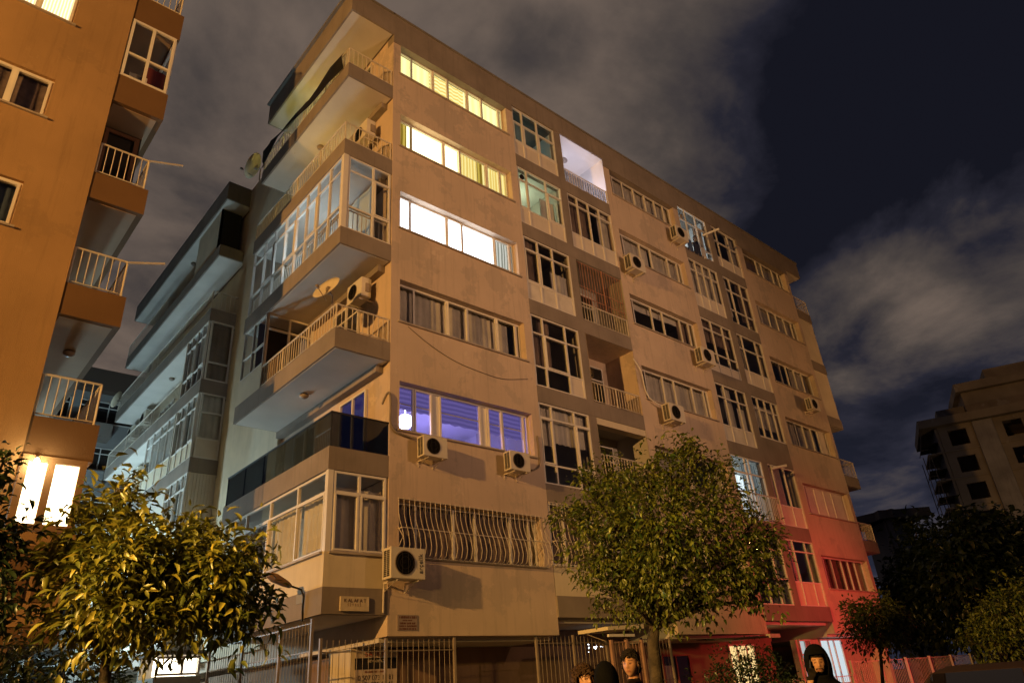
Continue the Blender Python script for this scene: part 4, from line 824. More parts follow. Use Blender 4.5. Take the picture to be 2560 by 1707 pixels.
# ------------------------------------------------------------------ trees
def leaf_shape(l, w, fold=.3, droop=.25):
    """folded, drooping blade along +x; returned as vertices and faces"""
    v = [(0, 0, 0), (l*.35, w*.5, w*fold), (l*.35, 0, 0), (l*.35, -w*.5, w*fold), (l*.72, w*.36, w*fold*.6-l*droop*.35), (l*.72, 0, -l*droop*.4), (l*.72, -w*.36, w*fold*.6-l*droop*.35), (l, 0, -l*droop)]
    return v, [(0, 2, 1), (0, 3, 2), (1, 2, 5, 4), (2, 3, 6, 5), (4, 5, 7), (5, 6, 7)]
def scatter(name, clumps, n, l, w, mat, trunk, label, rng, cat='tree', individual=0, simple=False, limbs=(), trunk_r=.07, group=None, skirt=.25):
    """clumps: (centre, radius); leaves sit mostly in the outer shell of each clump and hang outwards"""
    base = Vector(trunk[0]); t = thing(name, label, cat, base, group=group)
    tr = MB(); tr.tube([Vector(p)-base for p in trunk], [trunk_r*(1-.45*i/(len(trunk)-1)) for i in range(len(trunk))], 8); tr.build('trunk', M_bark, t, True)
    top = Vector(trunk[-1])-base
    for c, r in clumps:
        e_ = Vector(c)-base; mid = top.lerp(e_, .5)+Vector((rng.uniform(-.1, .1), rng.uniform(-.1, .1), rng.uniform(0, .12)))*r*2
        MB().tube([top-Vector((0, 0, .12)), mid, e_], [trunk_r*.5, trunk_r*.3, trunk_r*.1], 6).build('branch', M_bark, t, True)
        for _ in range(0 if simple else 4):
            d = Vector((rng.gauss(0, 1), rng.gauss(0, 1), rng.gauss(.3, 1))).normalized(); MB().tube([mid.lerp(e_, .6), e_+d*r*.5, e_+d*r*.95], [trunk_r*.14, trunk_r*.08, .003], 4).build('twig', M_bark, t)
    wt = [r**2.2 for _, r in clumps]; tot = sum(wt); sv, sf = leaf_shape(l, w); V_ = []; F_ = []; ind = []
    cam_d = (CAM-base)
    for (c, r), ww in zip(clumps, wt):
        c = Vector(c)-base
        # small sprays inside the clump
        ns = max(5, int(n*ww/tot/9)); 
        for _ in range(ns):
            d = Vector((rng.gauss(0, 1), rng.gauss(0, 1), rng.gauss(.12, .9))).normalized(); p = c + d*r*rng.uniform(.12, 1.0)**.6*rng.uniform(.75, 1.08)
            if rng.random() < .13: p = c + d*r*rng.uniform(1.05, 1.42)                    # a stray shoot beyond the outline
            for _k in range(9):
                lp = p + Vector((rng.gauss(0, 1), rng.gauss(0, 1), rng.gauss(0, 1)))*l*.75
                dr = (d*.9+Vector((rng.gauss(0, .7), rng.gauss(0, .7), rng.gauss(-.28, .5)))).normalized()
                up = (Vector((0, 0, 1))+Vector((rng.gauss(0, .5), rng.gauss(0, .5), 0))).normalized()
                y = up.cross(dr); y = y.normalized() if y.length > 1e-3 else Vector((0, 1, 0)); z = dr.cross(y); s_ = rng.uniform(.45, 1.25)
                mx = Matrix((dr, y, z)).transposed()
                if individual and len(ind) < 4000 and (lp-c).normalized().dot(cam_d.normalized()) > .25: ind.append(((lp-cam_d).length - rng.random()*.4, lp, mx, s_)); continue
                b0 = len(V_); V_ += [tuple(lp+mx@(Vector(q_)*s_)) for q_ in sv]; F_ += [tuple(b0+i for i in f) for f in sf]
    ind.sort(key=lambda x: x[0])
    for _, lp, mx, s_ in ind[individual:]:
        b0 = len(V_); V_ += [tuple(lp+mx@(Vector(q_)*s_)) for q_ in sv]; F_ += [tuple(b0+i for i in f) for f in sf]
    me = bpy.data.meshes.new('foliage'); me.from_pydata(V_, [], F_); me.shade_smooth(); o = link('foliage', me, mat, t); o['kind'] = 'stuff'
    if individual:
        lms = []
        for tint in range(3):
            lm = bpy.data.meshes.new('leaf'); lm.from_pydata(sv, [], sf); lm.shade_smooth(); lm.materials.append(LEAFV[mat.name][tint]); lms.append(lm)
        for i, (_, lp, mx, s_) in enumerate(ind[:individual]):
            o = link('leaf', lms[i % 3], None, t); o.matrix_local = Matrix.Translation(lp) @ mx.to_4x4() @ Matrix.Scale(s_, 4)
    return t
LEAFV = {'citrus leaf': [leafmat('citrus leaf old', (.06, .075, .012), (.08, .09, .015)), leafmat('citrus leaf mid', (.11, .12, .018), (.15, .14, .022)), leafmat('citrus leaf young', (.22, .19, .028), (.30, .24, .035))],
         'street tree leaf': [leafmat('street leaf old', (.04, .075, .014), (.05, .09, .016)), leafmat('street leaf mid', (.08, .13, .022), (.11, .15, .026)), leafmat('street leaf young', (.17, .21, .03), (.22, .24, .035))]}
rg = random.Random(5)
def CL(lst, dep, jit): return [(AT(x, y, dep+dz), r*dep/FPX) for x, y, r, dz in lst]
# near citrus tree, lower left
dl = 5.6; b = AT(290, 1700, dl)
scatter('citrus_tree', CL([(205,1335,80,0), (290,1270,70,.2), (300,1410,120,-.3), (175,1440,58,.3), (420,1400,110,0), (540,1440,95,-.1), (605,1430,52,.1), (640,1370,38,.1), (500,1360,60,.3), (195,1530,74,-.1), (320,1530,98,-.4), (470,1515,88,-.2), (580,1530,85,0), (630,1510,45,.1), (240,1600,52,.2), (370,1600,45,0), (300,1225,32,.1)], dl, 0),
    7400, .105, .038, M_leafL, [(b.x, b.y, 0), (b.x-.02, b.y+.02, 1.0), tuple(AT(268, 1640, dl)), tuple(AT(255, 1590, dl))], 'leafy citrus tree lit orange at the lower left', rg, individual=290, trunk_r=.06)
# round street tree, centre right
dc = 10.8; b = AT(1636, 1700, dc)
scatter('street_tree', CL([(1650,1310,150,-.5), (1520,1290,90,0), (1450,1300,55,.2), (1410,1290,30,.2), (1560,1220,80,.2), (1470,1205,45,.3), (1690,1190,85,.2), (1735,1135,38,.1), (1790,1180,50,.2), (1800,1270,90,0), (1870,1330,75,.1), (1920,1360,45,.2), (1880,1430,85,-.1), (1920,1460,45,0), (1780,1420,110,-.3), (1640,1430,110,-.4), (1530,1400,95,-.1), (1470,1420,55,.1), (1560,1490,65,0), (1650,1530,60,.1), (1760,1500,60,.1), (1870,1500,45,.2), (1630,1180,45,.3), (1510,1530,28,.2), (1725,1105,18,.1)], dc, 0),
    17500, .088, .04, M_leafC, [(b.x, b.y, .13), (b.x+.03, b.y, 1.2), tuple(AT(1632, 1600, dc)), tuple(AT(1640, 1540, dc))], 'round leafy street tree in front of the long facade', rg, individual=290, trunk_r=.13)
# small tree in front of the red fence
dr_ = 17.; b = AT(2205, 1700, dr_)
scatter('street_tree', CL([(2170,1540,48,0), (2210,1525,40,.2), (2240,1560,38,0), (2262,1545,22,0), (2150,1570,40,-.2), (2195,1590,45,-.1), (2230,1600,35,.1), (2130,1530,24,.2)], dr_, 0),
    4000, .11, .05, M_leafC, [(b.x, b.y, .13), (b.x-.02, b.y, 1.1), tuple(AT(2200, 1615, dr_))], 'small bushy tree before the red lit fence', rg, trunk_r=.06)
b = AT(2500, 1720, 15.)
scatter('street_tree', CL([(2500,1530,60,0), (2450,1560,45,.2), (2550,1500,60,0), (2480,1600,55,0), (2545,1590,60,.2), (2420,1600,30,0), (2590,1540,60,0), (2530,1640,40,.3)], 15., 0),
    4200, .10, .045, M_leafC, [(b.x, b.y, .0), (b.x-.02, b.y, 1.0), tuple(AT(2505, 1640, 15.))], 'shaded olive tree at the right edge above the car', rg, trunk_r=.07)
# dark evergreens
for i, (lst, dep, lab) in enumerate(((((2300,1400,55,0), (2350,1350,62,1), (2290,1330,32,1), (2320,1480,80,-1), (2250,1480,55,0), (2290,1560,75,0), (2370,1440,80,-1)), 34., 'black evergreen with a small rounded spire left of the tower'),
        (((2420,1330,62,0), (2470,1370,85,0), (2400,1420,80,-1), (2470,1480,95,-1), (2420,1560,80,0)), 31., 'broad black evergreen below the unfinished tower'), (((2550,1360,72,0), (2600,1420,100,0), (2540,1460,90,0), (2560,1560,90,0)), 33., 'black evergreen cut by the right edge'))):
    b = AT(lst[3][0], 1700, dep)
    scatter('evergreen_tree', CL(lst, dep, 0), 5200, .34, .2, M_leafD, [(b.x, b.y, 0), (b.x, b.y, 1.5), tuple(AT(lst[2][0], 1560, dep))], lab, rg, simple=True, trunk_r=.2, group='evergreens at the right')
# dark foliage hanging in at the left edge, and low shrubs
b = AT(-60, 1760, 5.0)
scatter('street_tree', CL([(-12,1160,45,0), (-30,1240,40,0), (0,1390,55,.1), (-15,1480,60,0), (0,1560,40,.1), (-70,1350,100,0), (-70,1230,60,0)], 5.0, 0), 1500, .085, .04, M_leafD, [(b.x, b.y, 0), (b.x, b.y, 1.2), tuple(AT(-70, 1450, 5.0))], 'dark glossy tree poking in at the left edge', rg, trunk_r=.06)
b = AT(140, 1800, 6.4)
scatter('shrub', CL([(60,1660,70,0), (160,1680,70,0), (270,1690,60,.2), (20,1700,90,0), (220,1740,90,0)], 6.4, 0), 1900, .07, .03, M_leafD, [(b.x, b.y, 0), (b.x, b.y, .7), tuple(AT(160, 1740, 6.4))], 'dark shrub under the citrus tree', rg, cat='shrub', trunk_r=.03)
b = AT(1880, 1790, 9.2)
scatter('shrub', CL([(1800,1690,45,0), (1850,1660,40,.1), (1900,1660,45,0), (1880,1700,60,0), (1950,1690,45,.1), (1860,1635,20,0), (1930,1640,16,0), (1985,1705,25,0), (1780,1720,50,0)], 9.2, 0), 1700, .062, .03, M_leafD, [(b.x, b.y, 0), (b.x, b.y, .8), tuple(AT(1880, 1740, 9.2))], 'dark shrub in front of the warm lit ground floor window', rg, cat='shrub', trunk_r=.03)

# ------------------------------------------------------------------ people in the street
M_skin = P('skin', (.30, .15, .085), .55, spec=.35, scale=14, amt=.08); M_hair = P('dark hair', (.010, .007, .005), .85, spec=.1, scale=30, amt=.4); M_hairB = P('brown curly hair', (.03, .015, .008), .8, spec=.15, scale=30, amt=.5)
M_eye = P('eye shade', (.10, .045, .028), .5); M_lip = P('lips', (.21, .08, .055), .5); M_brow = P('brow', (.07, .035, .02), .8)
def cloth(n, c): return P(n, c, .95, spec=.05, scale=12, amt=.15, bump=.3, bscale=25)
def person(label, pos, height, yaw, top, legs, arm_r=None, beard=False, head_turn=0., bulk=1.0):
    """one continuous body (skin-grown limbs fused with a shaped head); local axes: facing -y, feet at z=0"""
    k = height/1.75
    J = {'pel': (0,0,.95), 'sp': (0,.01,1.15), 'ch': (0,.01,1.33), 'nb': (0,.02,1.465), 'nt': (0,.0,1.56)}
    Rr = {'pel': (.15,.11), 'sp': (.145,.1), 'ch': (.165,.115), 'nb': (.075,.07), 'nt': (.055,.055)}
    Ed = [('pel','sp'), ('sp','ch'), ('ch','nb'), ('nb','nt')]
    arms = {-1: [(-.19,.02,1.40), (-.24,.05,1.12), (-.25,-.03,.87)], 1: [(.19,.02,1.40), (.24,.05,1.12), (.25,-.03,.87)]}
    if arm_r: arms[-1] = arm_r
    hands = []
    for s_ in (-1, 1):
        a = arms[s_]; n_ = ['sh%d' % s_, 'el%d' % s_, 'wr%d' % s_]
        for nm, p_, r_ in zip(n_, a, ((.062, .06), (.046, .046), (.03, .026))): J[nm] = p_; Rr[nm] = (r_[0]*bulk, r_[1]*bulk)
        Ed += [('ch', n_[0]), (n_[0], n_[1]), (n_[1], n_[2])]
        d = (Vector(a[2])-Vector(a[1])).normalized(); side = Vector((-s_*.25, -1, 0)) if not (arm_r and s_ < 0) else Vector((1, -.1, 0)); side = (side-d*side.dot(d)).normalized(); nrm = d.cross(side)
        pal = Vector(a[2])+d*.055; J['pa%d' % s_] = tuple(pal); Rr['pa%d' % s_] = (.036, .018); Ed.append((n_[2], 'pa%d' % s_))
        for f_ in range(4):
            off = side*(f_-1.5)*.021; ln = (.062, .072, .068, .052)[f_]; prev = 'pa%d' % s_
            for j_, (t_, cu) in enumerate(((.35, .0), (.75, .012), (1.1, .035))):
                nm = 'f%d_%d_%d' % (s_, f_, j_); J[nm] = tuple(pal+off+d*(.035+ln*t_)+nrm*cu*s_); Rr[nm] = (.0112, .0112); Ed.append((prev, nm)); prev = nm
        prev = 'pa%d' % s_
        for j_ in range(2):
            nm = 't%d_%d' % (s_, j_); J[nm] = tuple(pal-d*.01+side*(-.035-.012*j_)+d*(.03*j_)+nrm*.015*s_); Rr[nm] = (.0125, .0125); Ed.append((prev, nm)); prev = nm
        for nm, p_, r_ in (('hi%d' % s_, (s_*.09,.01,.88), (.1,.1)), ('kn%d' % s_, (s_*.1,.0,.5), (.065,.065)), ('an%d' % s_, (s_*.1,.03,.09), (.045,.045)), ('to%d' % s_, (s_*.11,-.13,.045), (.045,.04))): J[nm] = p_; Rr[nm] = r_
        Ed += [('pel', 'hi%d' % s_), ('hi%d' % s_, 'kn%d' % s_), ('kn%d' % s_, 'an%d' % s_), ('an%d' % s_, 'to%d' % s_)]
    names = list(J); me = bpy.data.meshes.new('sk'); me.from_pydata([J[n_] for n_ in names], [(names.index(a), names.index(b)) for a, b in Ed], [])
    o = bpy.data.objects.new('sk', me); COL.objects.link(o); o.modifiers.new('s', 'SKIN'); sv = me.skin_vertices[0].data
    for i, n_ in enumerate(names): sv[i].radius = Rr[n_]; sv[i].use_root = n_ == 'pel'
    o.modifiers.new('ss', 'SUBSURF').levels = 2
    dg = bpy.context.evaluated_depsgraph_get(); em = o.evaluated_get(dg).to_mesh(); bm = bmesh.new(); bm.from_mesh(em); o.evaluated_get(dg).to_mesh_clear()
    # head
    hc = Vector((0, -.015, 1.645)); hd = bmesh.new(); bmesh.ops.create_uvsphere(hd, u_segments=48, v_segments=36, radius=1)
    for v in hd.verts:
        x, y, z = v.co; X = x*.076; Y = y*.098; Z = z*.118
        if z < 0: X *= 1-.30*(-z)**1.6; Y *= 1-.16*(-z)**2; Y -= .012*(-z)
        def bump_(cx, cz, rx, rz, a): return a*math.exp(-((X-cx)/rx)**2-((Z-cz)/rz)**2) if y < 0 else 0
        Y -= bump_(0, -.02, .013, .018, .024)+bump_(0, .008, .008, .022, .012)+bump_(0, -.062, .024, .009, .009)+bump_(0, -.098, .024, .016, .012)+bump_(0, .038, .06, .01, .006)
        Y += bump_(.031, .012, .016, .011, .011)+bump_(-.031, .012, .016, .011, .011)
        v.co = (X, Y, Z)
    for s_ in (-1, 1):
        e_ = bmesh.ops.create_uvsphere(hd, u_segments=12, v_segments=8, radius=1)['verts']
        for v in e_: v.co = (s_*.078+v.co.x*.011, .012+v.co.y*.017, -.004+v.co.z*.03)
    rt = Matrix.Rotation(head_turn, 4, 'Z'); off = len(bm.verts)
    for v in hd.verts: v.co = (rt@v.co)+hc
    tmp = bpy.data.meshes.new('hd'); hd.to_mesh(tmp); bm.from_mesh(tmp); hd.free(); m2 = bpy.data.meshes.new('person'); bm.to_mesh(m2); bm.free()
    bpy.data.objects.remove(o); o = bpy.data.objects.new('person', m2); COL.objects.link(o)
    r_ = o.modifiers.new('r', 'REMESH'); r_.mode = 'VOXEL'; r_.voxel_size = .0085; s2 = o.modifiers.new('sm', 'SMOOTH'); s2.iterations = 2; s2.factor = .5
    dg = bpy.context.evaluated_depsgraph_get(); fm = bpy.data.meshes.new_from_object(o.evaluated_get(dg)); bpy.data.objects.remove(o)
    bm = bmesh.new(); bm.from_mesh(fm); left = set(bm.verts); big = []                    # keep the one connected body
    while left:
        st = [left.pop()]; isl = list(st)
        while st:
            for e_ in st.pop().link_edges:
                for v in e_.verts:
                    if v in left: left.discard(v); st.append(v); isl.append(v)
        big.append(isl)
    big.sort(key=len); bmesh.ops.delete(bm, geom=[v for isl in big[:-1] for v in isl], context='VERTS'); bm.to_mesh(fm); bm.free()
    for mt in (top, legs, M_skin, M_eye, M_lip, M_brow, M_hair, M_black): fm.materials.append(mt)
    hands_c = [Vector(arms[s_][2]) for s_ in (-1, 1)]; inv = rt.inverted()
    for p_ in fm.polygons:
        c = p_.center; mi = 0
        if c.z < .1: mi = 7
        elif c.z < .93: mi = 1
        if c.z > 1.515: mi = 2
        for s_, hcn in zip((-1, 1), hands_c):
            dd = (Vector(arms[s_][2])-Vector(arms[s_][1])).normalized()
            if (c-hcn).length < .2 and (c-hcn).dot(dd) > .0 and abs(c.x) > (.05 if arm_r else .15): mi = 2
        if c.z > 1.5:
            l_ = inv@(c-hc)
            if l_.y < -.03:
                if abs(abs(l_.x)-.031) < .013 and abs(l_.z-.011) < .0065: mi = 3
                elif abs(abs(l_.x)-.032) < .018 and abs(l_.z-.034-.06*(.03-abs(abs(l_.x)-.03))) < .0045: mi = 5
                elif abs(l_.x) < .024 and abs(l_.z+.062) < .007: mi = 4
                elif beard and ((l_.z < -.075) or (l_.z < -.02 and abs(l_.x) > .046) or (abs(l_.x) < .034 and -.060 < l_.z < -.044)): mi = 6
        p_.material_index = mi; p_.use_smooth = True
    b = link('person', fm, None); b.location = pos; b.rotation_euler = (0, 0, yaw); b.scale = (k, k, k); tag(b, label, 'person'); b['_hc'] = tuple(hc); return b, hc, rt
def shell(par, name, mat, hc, rt, keep, sc=(.088, .112, .132), off=(0, .01, .008), wob=.0, thick=.012, seed=1, shape=None):
    bm = bmesh.new(); bmesh.ops.create_uvsphere(bm, u_segments=40, v_segments=30, radius=1); rn = random.Random(seed); ph = [rn.uniform(0, 6) for _ in range(9)]
    for v in bm.verts:
        u = v.co.copy(); w_ = 1+wob*(math.sin(u.x*9+ph[0])*math.sin(u.y*8+ph[1])+math.sin(u.z*10+ph[2])*math.sin(u.x*13+ph[3])+.6*math.sin(u.z*19+ph[4]+u.y*17))
        q_ = Vector((u.x*sc[0]*w_, u.y*sc[1]*w_, u.z*sc[2]*w_))
        if shape: q_ = shape(u, q_)
        v.co = q_+Vector(off)
    bm.faces.ensure_lookup_table(); bmesh.ops.delete(bm, geom=[f for f in bm.faces if not keep(f.calc_center_median()-Vector(off))], context='FACES')
    for v in bm.verts: v.co = (rt@v.co)+hc
    me = bpy.data.meshes.new(name); bm.to_mesh(me); bm.free(); me.shade_smooth(); o = link(name, me, mat, par); m_ = o.modifiers.new('t', 'SOLIDIFY'); m_.thickness = thick; m_.offset = 1; return o
def tufts(par, mat, hc, rt, keep, n, ln, curl, seed, sc=(.084, .108, .128), off=(0, .01, .008)):
    m = MB(); rn = random.Random(seed); c_ = 0
    while c_ < n:
        d = Vector((rn.gauss(0, 1), rn.gauss(0, 1), rn.gauss(0, 1))).normalized(); p = Vector((d.x*sc[0], d.y*sc[1], d.z*sc[2]))
        if not keep(p): continue
        c_ += 1; p += Vector(off); t_ = (Vector((rn.gauss(0, .6), rn.gauss(.25, .6), rn.gauss(-.5, .5)))); t_ = (t_-d*t_.dot(d)).normalized(); l_ = ln*rn.uniform(.6, 1.3); o1 = Vector((rn.gauss(0, 1), rn.gauss(0, 1), rn.gauss(0, 1)))*curl
        pts = [p-d*.004, p+d*.008+t_*l_*.35+o1*.5, p+d*.006+t_*l_*.7-o1*.5, p+d*.002+t_*l_+o1]
        m.tube([(rt@q_)+hc for q_ in pts], [.006, .0075, .006, .002], 5)
    o = m.build('hair', mat, par, True); o['kind'] = 'stuff'; return o
def to_cam(p, dev=0.): return math.atan2(CAM.x-p[0], -(CAM.y-p[1]))+dev
blk = cloth('black cloth', (.003, .0028, .003)); dbr = cloth('dark brown coat', (.012, .008, .006)); jean = cloth('dark jeans', (.02, .022, .03))
def place(px, py, dep, height):                               # crown of the head at this pixel, feet on the ground
    p = AT(px, py, dep); return (p.x, p.y, 0)
ps = place(1575, 1637, 7.4, 1.78)
b, hc, rt = person('bare headed dark haired man in a dark coat before the gate', ps, 1.79, to_cam(ps, -.45), dbr, jean, head_turn=.1)
shell(b, 'hair', M_hair, hc, rt, lambda c: c.z > .062+.25*max(0, -c.y-.05)-.5*max(0, abs(c.x)-.055) or (c.y > .0 and c.z > -.08), sc=(.082, .106, .126), wob=.03, seed=3, thick=.01); tufts(b, M_hair, hc, rt, lambda c: c.z > .066-.5*max(0, abs(c.x)-.055) or (c.y > .0 and c.z > -.08), 420, .05, .006, 8)
ps = place(1457, 1673, 7.3, 1.66)
b, hc, rt = person('woman with curly brown hair, only eyes and hair above the frame', ps, 1.665, to_cam(ps, .5), dbr, jean, head_turn=.1)
shell(b, 'hair', M_hairB, hc, rt, lambda c: c.z > .06+.3*max(0, -c.y-.05) or c.y > -.035, sc=(.112, .128, .142), off=(0, .012, .0), wob=.09, seed=5, thick=.02); tufts(b, M_hairB, hc, rt, lambda c: c.z > .07 or c.y > -.035, 520, .075, .016, 9, sc=(.116, .132, .148), off=(0, .012, 0))
def hood(par, mat, hc, rt, open_=True, peak=.02, seed=1):
    """hood that runs down into the shoulders, with a face opening"""
    rings = [(.158+peak, .015, .02, .02), (.15+peak*.8, .05, .065, .015), (.125+peak*.4, .085, .105, .012), (.08, .108, .13, .01), (.02, .117, .14, .012), (-.05, .115, .138, .014), (-.105, .108, .132, .016), (-.145, .112, .125, .02), (-.18, .15, .125, .022), (-.215, .205, .135, .022), (-.26, .225, .14, .02)]
    n = 40; m = MB(); rn = random.Random(seed); p_ = [rn.uniform(0, 6) for _ in range(4)]
    for j, (z, rx, ry, yo) in enumerate(rings):
        for k in range(n):
            a = 2*math.pi*k/n; w_ = 1+.03*math.sin(a*5+p_[0]+z*20)+.02*math.sin(a*9+p_[1]-z*31); u = Vector((math.sin(a)*rx*w_, -math.cos(a)*ry*w_+yo, z)); u = rt@u if z > -.12 else u; m.v.append(tuple(u+hc))
    for j in range(len(rings)-1):
        for k in range(n):
            kk = min(k, n-1-k); z = rings[j+1][0]
            if open_ and 1 <= 1 and -.115 < z < .055 and kk < (5 if z > -.08 else 4): continue
            a = j*n+k; b_ = j*n+(k+1) % n; m.f.append((a, b_, b_+n, a+n))
    m.f.append(tuple(range(n))[::-1]); me = m.mesh('hood', True); o = link('hood', me, mat, par); q_ = o.modifiers.new('t', 'SOLIDIFY'); q_.thickness = .014; q_.offset = -1; o.modifiers.new('s', 'SUBSURF').render_levels = 1; return o
ps = place(1512, 1667, 6.9, 1.7)
b, hc, rt = person('person in a black pointed hood seen from behind', ps, 1.63, to_cam(ps, math.pi-.3), blk, blk)
hood(b, blk, hc, rt, peak=.035)
ps = place(2040, 1640, 6.9, 1.72)
b, hc, rt = person('bearded person in a black hood holding a phone to the cheek', ps, 1.65, to_cam(ps, .12), blk, blk, arm_r=[(-.20,.0,1.38), (-.235,-.13,1.20), (-.135,-.15,1.455)], beard=True, head_turn=-.05, bulk=1.15)
hood(b, blk, hc, rt, seed=7); shell(b, 'hair', M_hair, hc, rt, lambda c: c.z > .05, sc=(.082, .106, .126), wob=.03, seed=9, thick=.01)
pw = ONY(1736, 592, .25); b2, hc2, rt2 = person('person in dark clothes standing in the cool lit top window', (pw.x, .25, pw.z-1.72), 1.72, R(-35), cloth('navy jumper', (.03, .035, .06)), jean); shell(b2, 'hair', M_hair, hc2, rt2, lambda c: c.z > .05 or (c.y > 0 and c.z > -.08), sc=(.082, .106, .126), wob=.03, seed=12, thick=.01)
ph_ = Matrix.Rotation(b.rotation_euler.z, 4, 'Z')@(Vector((-.098, -.1, 1.60))*(1.65/1.75)); q = MB().box(-.005, .005, -.037, .037, -.075, .075).build('mobile_phone', M_black, None, bevel=.003)
q.location = Vector(ps)+ph_; q.rotation_euler = (R(-20), R(12), b.rotation_euler.z+.1); tag(q, 'black mobile phone held at the hooded person\'s cheek', 'phone')

# ------------------------------------------------------------------ parked car, lower right
def car(pos, rz, label):
    t = thing('parked_car', label, 'car', pos, rz); paint = P('dark car paint', (.035, .02, .014), .6, metal=0., spec=.15); gl = glass('car glass', .25, 1, 1.5)
    prof = [(-2.15,.35), (-2.2,.62), (-2.12,.86), (-1.55,.93), (-.95,.97), (-.35,1.36), (.05,1.43), (.75,1.43), (1.2,1.36), (1.75,1.02), (2.1,.95), (2.2,.7), (2.16,.35)]
    def half(z): return .86 if z < .6 else (.86-.03*(z-.6)/.35 if z < .97 else .83-.25*((z-.97)/.46)**1.1)
    m = MB(); n = len(prof)
    for s_ in (-1, 1):
        for i, (x, z) in enumerate(prof): m.v.append((x, s_*half(z), z))
    for i in range(n): j = (i+1) % n; m.f.append((i, j, n+j, n+i))
    m.f.append(tuple(range(n-1, -1, -1))); m.f.append(tuple(range(n, 2*n)))
    o = m.build('body', paint, t, False, .03); o.data.shade_smooth()
    def win(pts, nm='window'): MB().quad(*pts).build(nm, gl, t)
    for s_ in (-1, 1):
        e_ = .012
        win([(-.72, s_*(half(1.0)+e_), 1.0), (.15, s_*(half(1.0)+e_), 1.0), (.15, s_*(half(1.38)+e_), 1.37), (-.3, s_*(half(1.34)+e_), 1.34)]); win([(.22, s_*(half(1.0)+e_), 1.0), (1.45, s_*(half(1.03)+e_), 1.03), (1.05, s_*(half(1.34)+e_), 1.34), (.22, s_*(half(1.38)+e_), 1.38)])
        MB().lathe((-.85, s_*(.95), .98), (1, 0, .1), [(.02, -.02), (.075, 0), (.08, .06), (.03, .12)], 12).build('wing_mirror', paint, t, True)
        for x in (-1.35, 1.35):
            w = MB().lathe((x, s_*.8, .31), (0, s_, 0), [(.2, -.1), (.31, -.09), (.32, 0), (.31, .07), (.2, .075)], 24).build('wheel', M_black, t, True); MB().lathe((x, s_*.86, .31), (0, s_, 0), [(.19, 0), (.17, .02), (.05, .01), (.04, .03)], 16).build('rim', M_metal, w, True)
        MB().box(-2.21, -2.12, s_*.6-.15, s_*.6+.15, .66, .8).build('headlight', M_pvc, t, bevel=.02); MB().box(2.1, 2.2, s_*.62-.14, s_*.62+.14, .76, .9).build('tail_light', P('red lens', (.3, .02, .02), .3), t, bevel=.02)
    win([(-.96, -.72, 1.0), (-.96, .72, 1.0), (-.38, .58, 1.36), (-.38, -.58, 1.36)], 'windscreen'); win([(1.24, -.58, 1.35), (1.24, .58, 1.35), (1.76, .72, 1.05), (1.76, -.72, 1.05)], 'rear_window'); return t
car((5.1, -9.2, 0), R(178), 'dark saloon car, only its roof showing at the lower right')

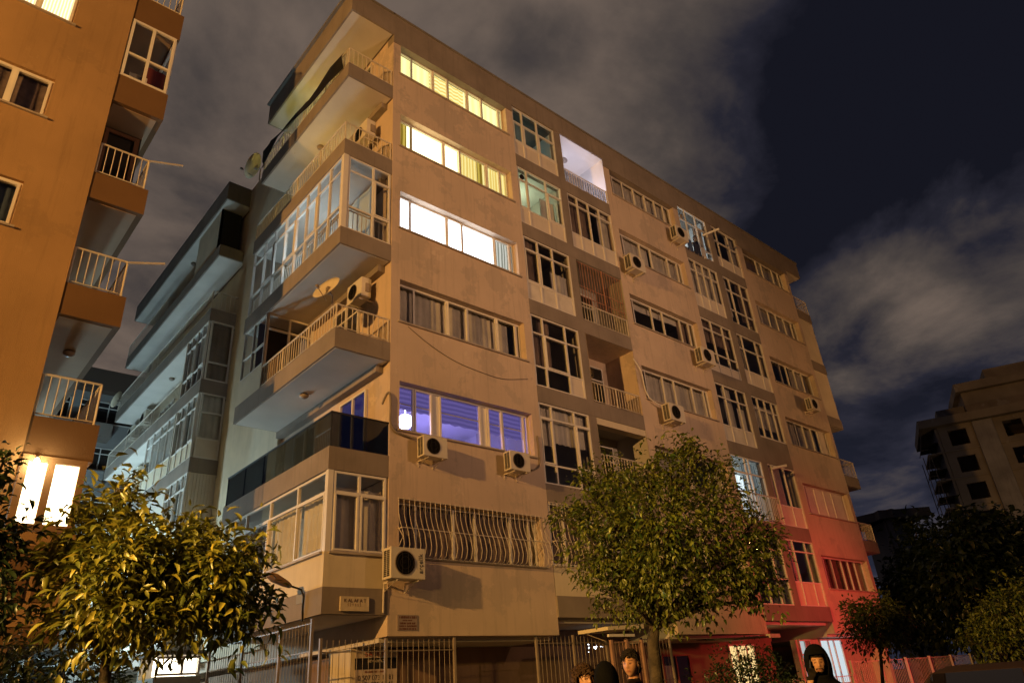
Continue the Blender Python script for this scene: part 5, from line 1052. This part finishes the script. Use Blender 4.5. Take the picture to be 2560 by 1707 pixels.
# ------------------------------------------------------------------ lamps that light the place, some of them added as fill (their poles stand outside the picture)
SOD = (1.0, .475, .165)
def street_lamp(x, y, h, ang, label, power, col, to, cone=None, blend=.6, size=.25):
    t = thing('street_lamp', label, 'street lamp', (x, y, 0)); d = Vector((math.cos(ang), math.sin(ang), 0))
    MB().tube([(0, 0, 0), (0, 0, h*.6), (0, 0, h-.2), d*.4+Vector((0, 0, h)), d*1.4+Vector((0, 0, h+.1))], [.11, .09, .07, .05, .04], 10).build('pole', M_grey, t, True)
    MB().lathe(d*1.35+Vector((0, 0, h+.08)), d, [(.05, 0), (.13, .1), (.15, .4), (.1, .7), (.02, .76)], 12).build('lamp_head', M_grey, t, True)
    MB().lathe(d*1.75+Vector((0, 0, h-.04)), (0, 0, -1), [(.12, -.02), (.11, .03), (.02, .06)], 12).build('lamp_glass', emis('lamp '+label[:10], col, 30), t)
    light('SPOT' if cone else 'POINT', d*1.75+Vector((0, 0, h-.25)), power, col, t, size, (Vector(to)-Vector((x, y, 0))) if cone else None, cone, blend); return t
street_lamp(-30, -9.5, 11, R(15), 'tall sodium street lamp far to the left of the view', 33000, (1.0, .50, .125), (4, 0, 10), 75, .5)
street_lamp(34, -11, 9, R(160), 'sodium street lamp beyond the right end of the block', 2900, SOD, (16, 0, 20), 96, 1.0)
street_lamp(-14.2, -10.2, 5.4, R(15), 'low sodium street lamp left of the viewpoint', 9000, (1, .60, .15), (-5.0, -7.9, 2.5), 58, 1.0)  # unseen lamp added to light the citrus tree and the people
street_lamp(63, -9, 9, R(90), 'sodium street lamp near the unfinished tower', 900, (1, .66, .36), (85, 20, 22), 110, 1.0)  # unseen lamp added to lift the dark side of the tower
street_lamp(10, -27, 10, R(100), 'sodium floodlight across the road behind the viewpoint', 9800, (1, .56, .31), (6, 0, 16.6), 72, 1.0)  # unseen front fill added to brighten the upper facade
street_lamp(-6.1, 13.6, 4.4, R(-20), 'nearer cool white lamp in the side street behind the ochre house', 1600, (.60, .88, 1.0), (0, 14, 8))
street_lamp(-6.0, 21, 7.5, R(-10), 'farther cool white lamp in the side street behind the ochre house', 2600, (.55, .86, 1.0), (0, 14, 8))  # second cool lamp, added because the upper rear wing stayed dim
tl = thing('traffic_light', 'unseen red source beyond the right edge, built as a traffic light', 'traffic light', (18.5, -9.8, 0))  # traffic light form invented for the unseen source of the red light
MB().tube([(0, 0, 0), (0, 0, 2.6)], .06, 10).build('pole', M_grey, tl); MB().box(-.15, .15, -.12, .12, 2.3, 3.2).build('housing', M_black, tl)
for i, c_ in enumerate((emis('red lens lit', (1, .06, .03), 25), M_black, M_black)): MB().lathe((0, .125, 3.02-i*.28), (0, 1, 0), [(.1, 0), (.1, .01), (.05, .03), (.01, .035)], 14).build('lens', c_, tl)
light('SPOT', (0, .25, 3.0), 2500, (1, .075, .055), tl, .35, (0.5, 10, 1.2), 95, 1.0)
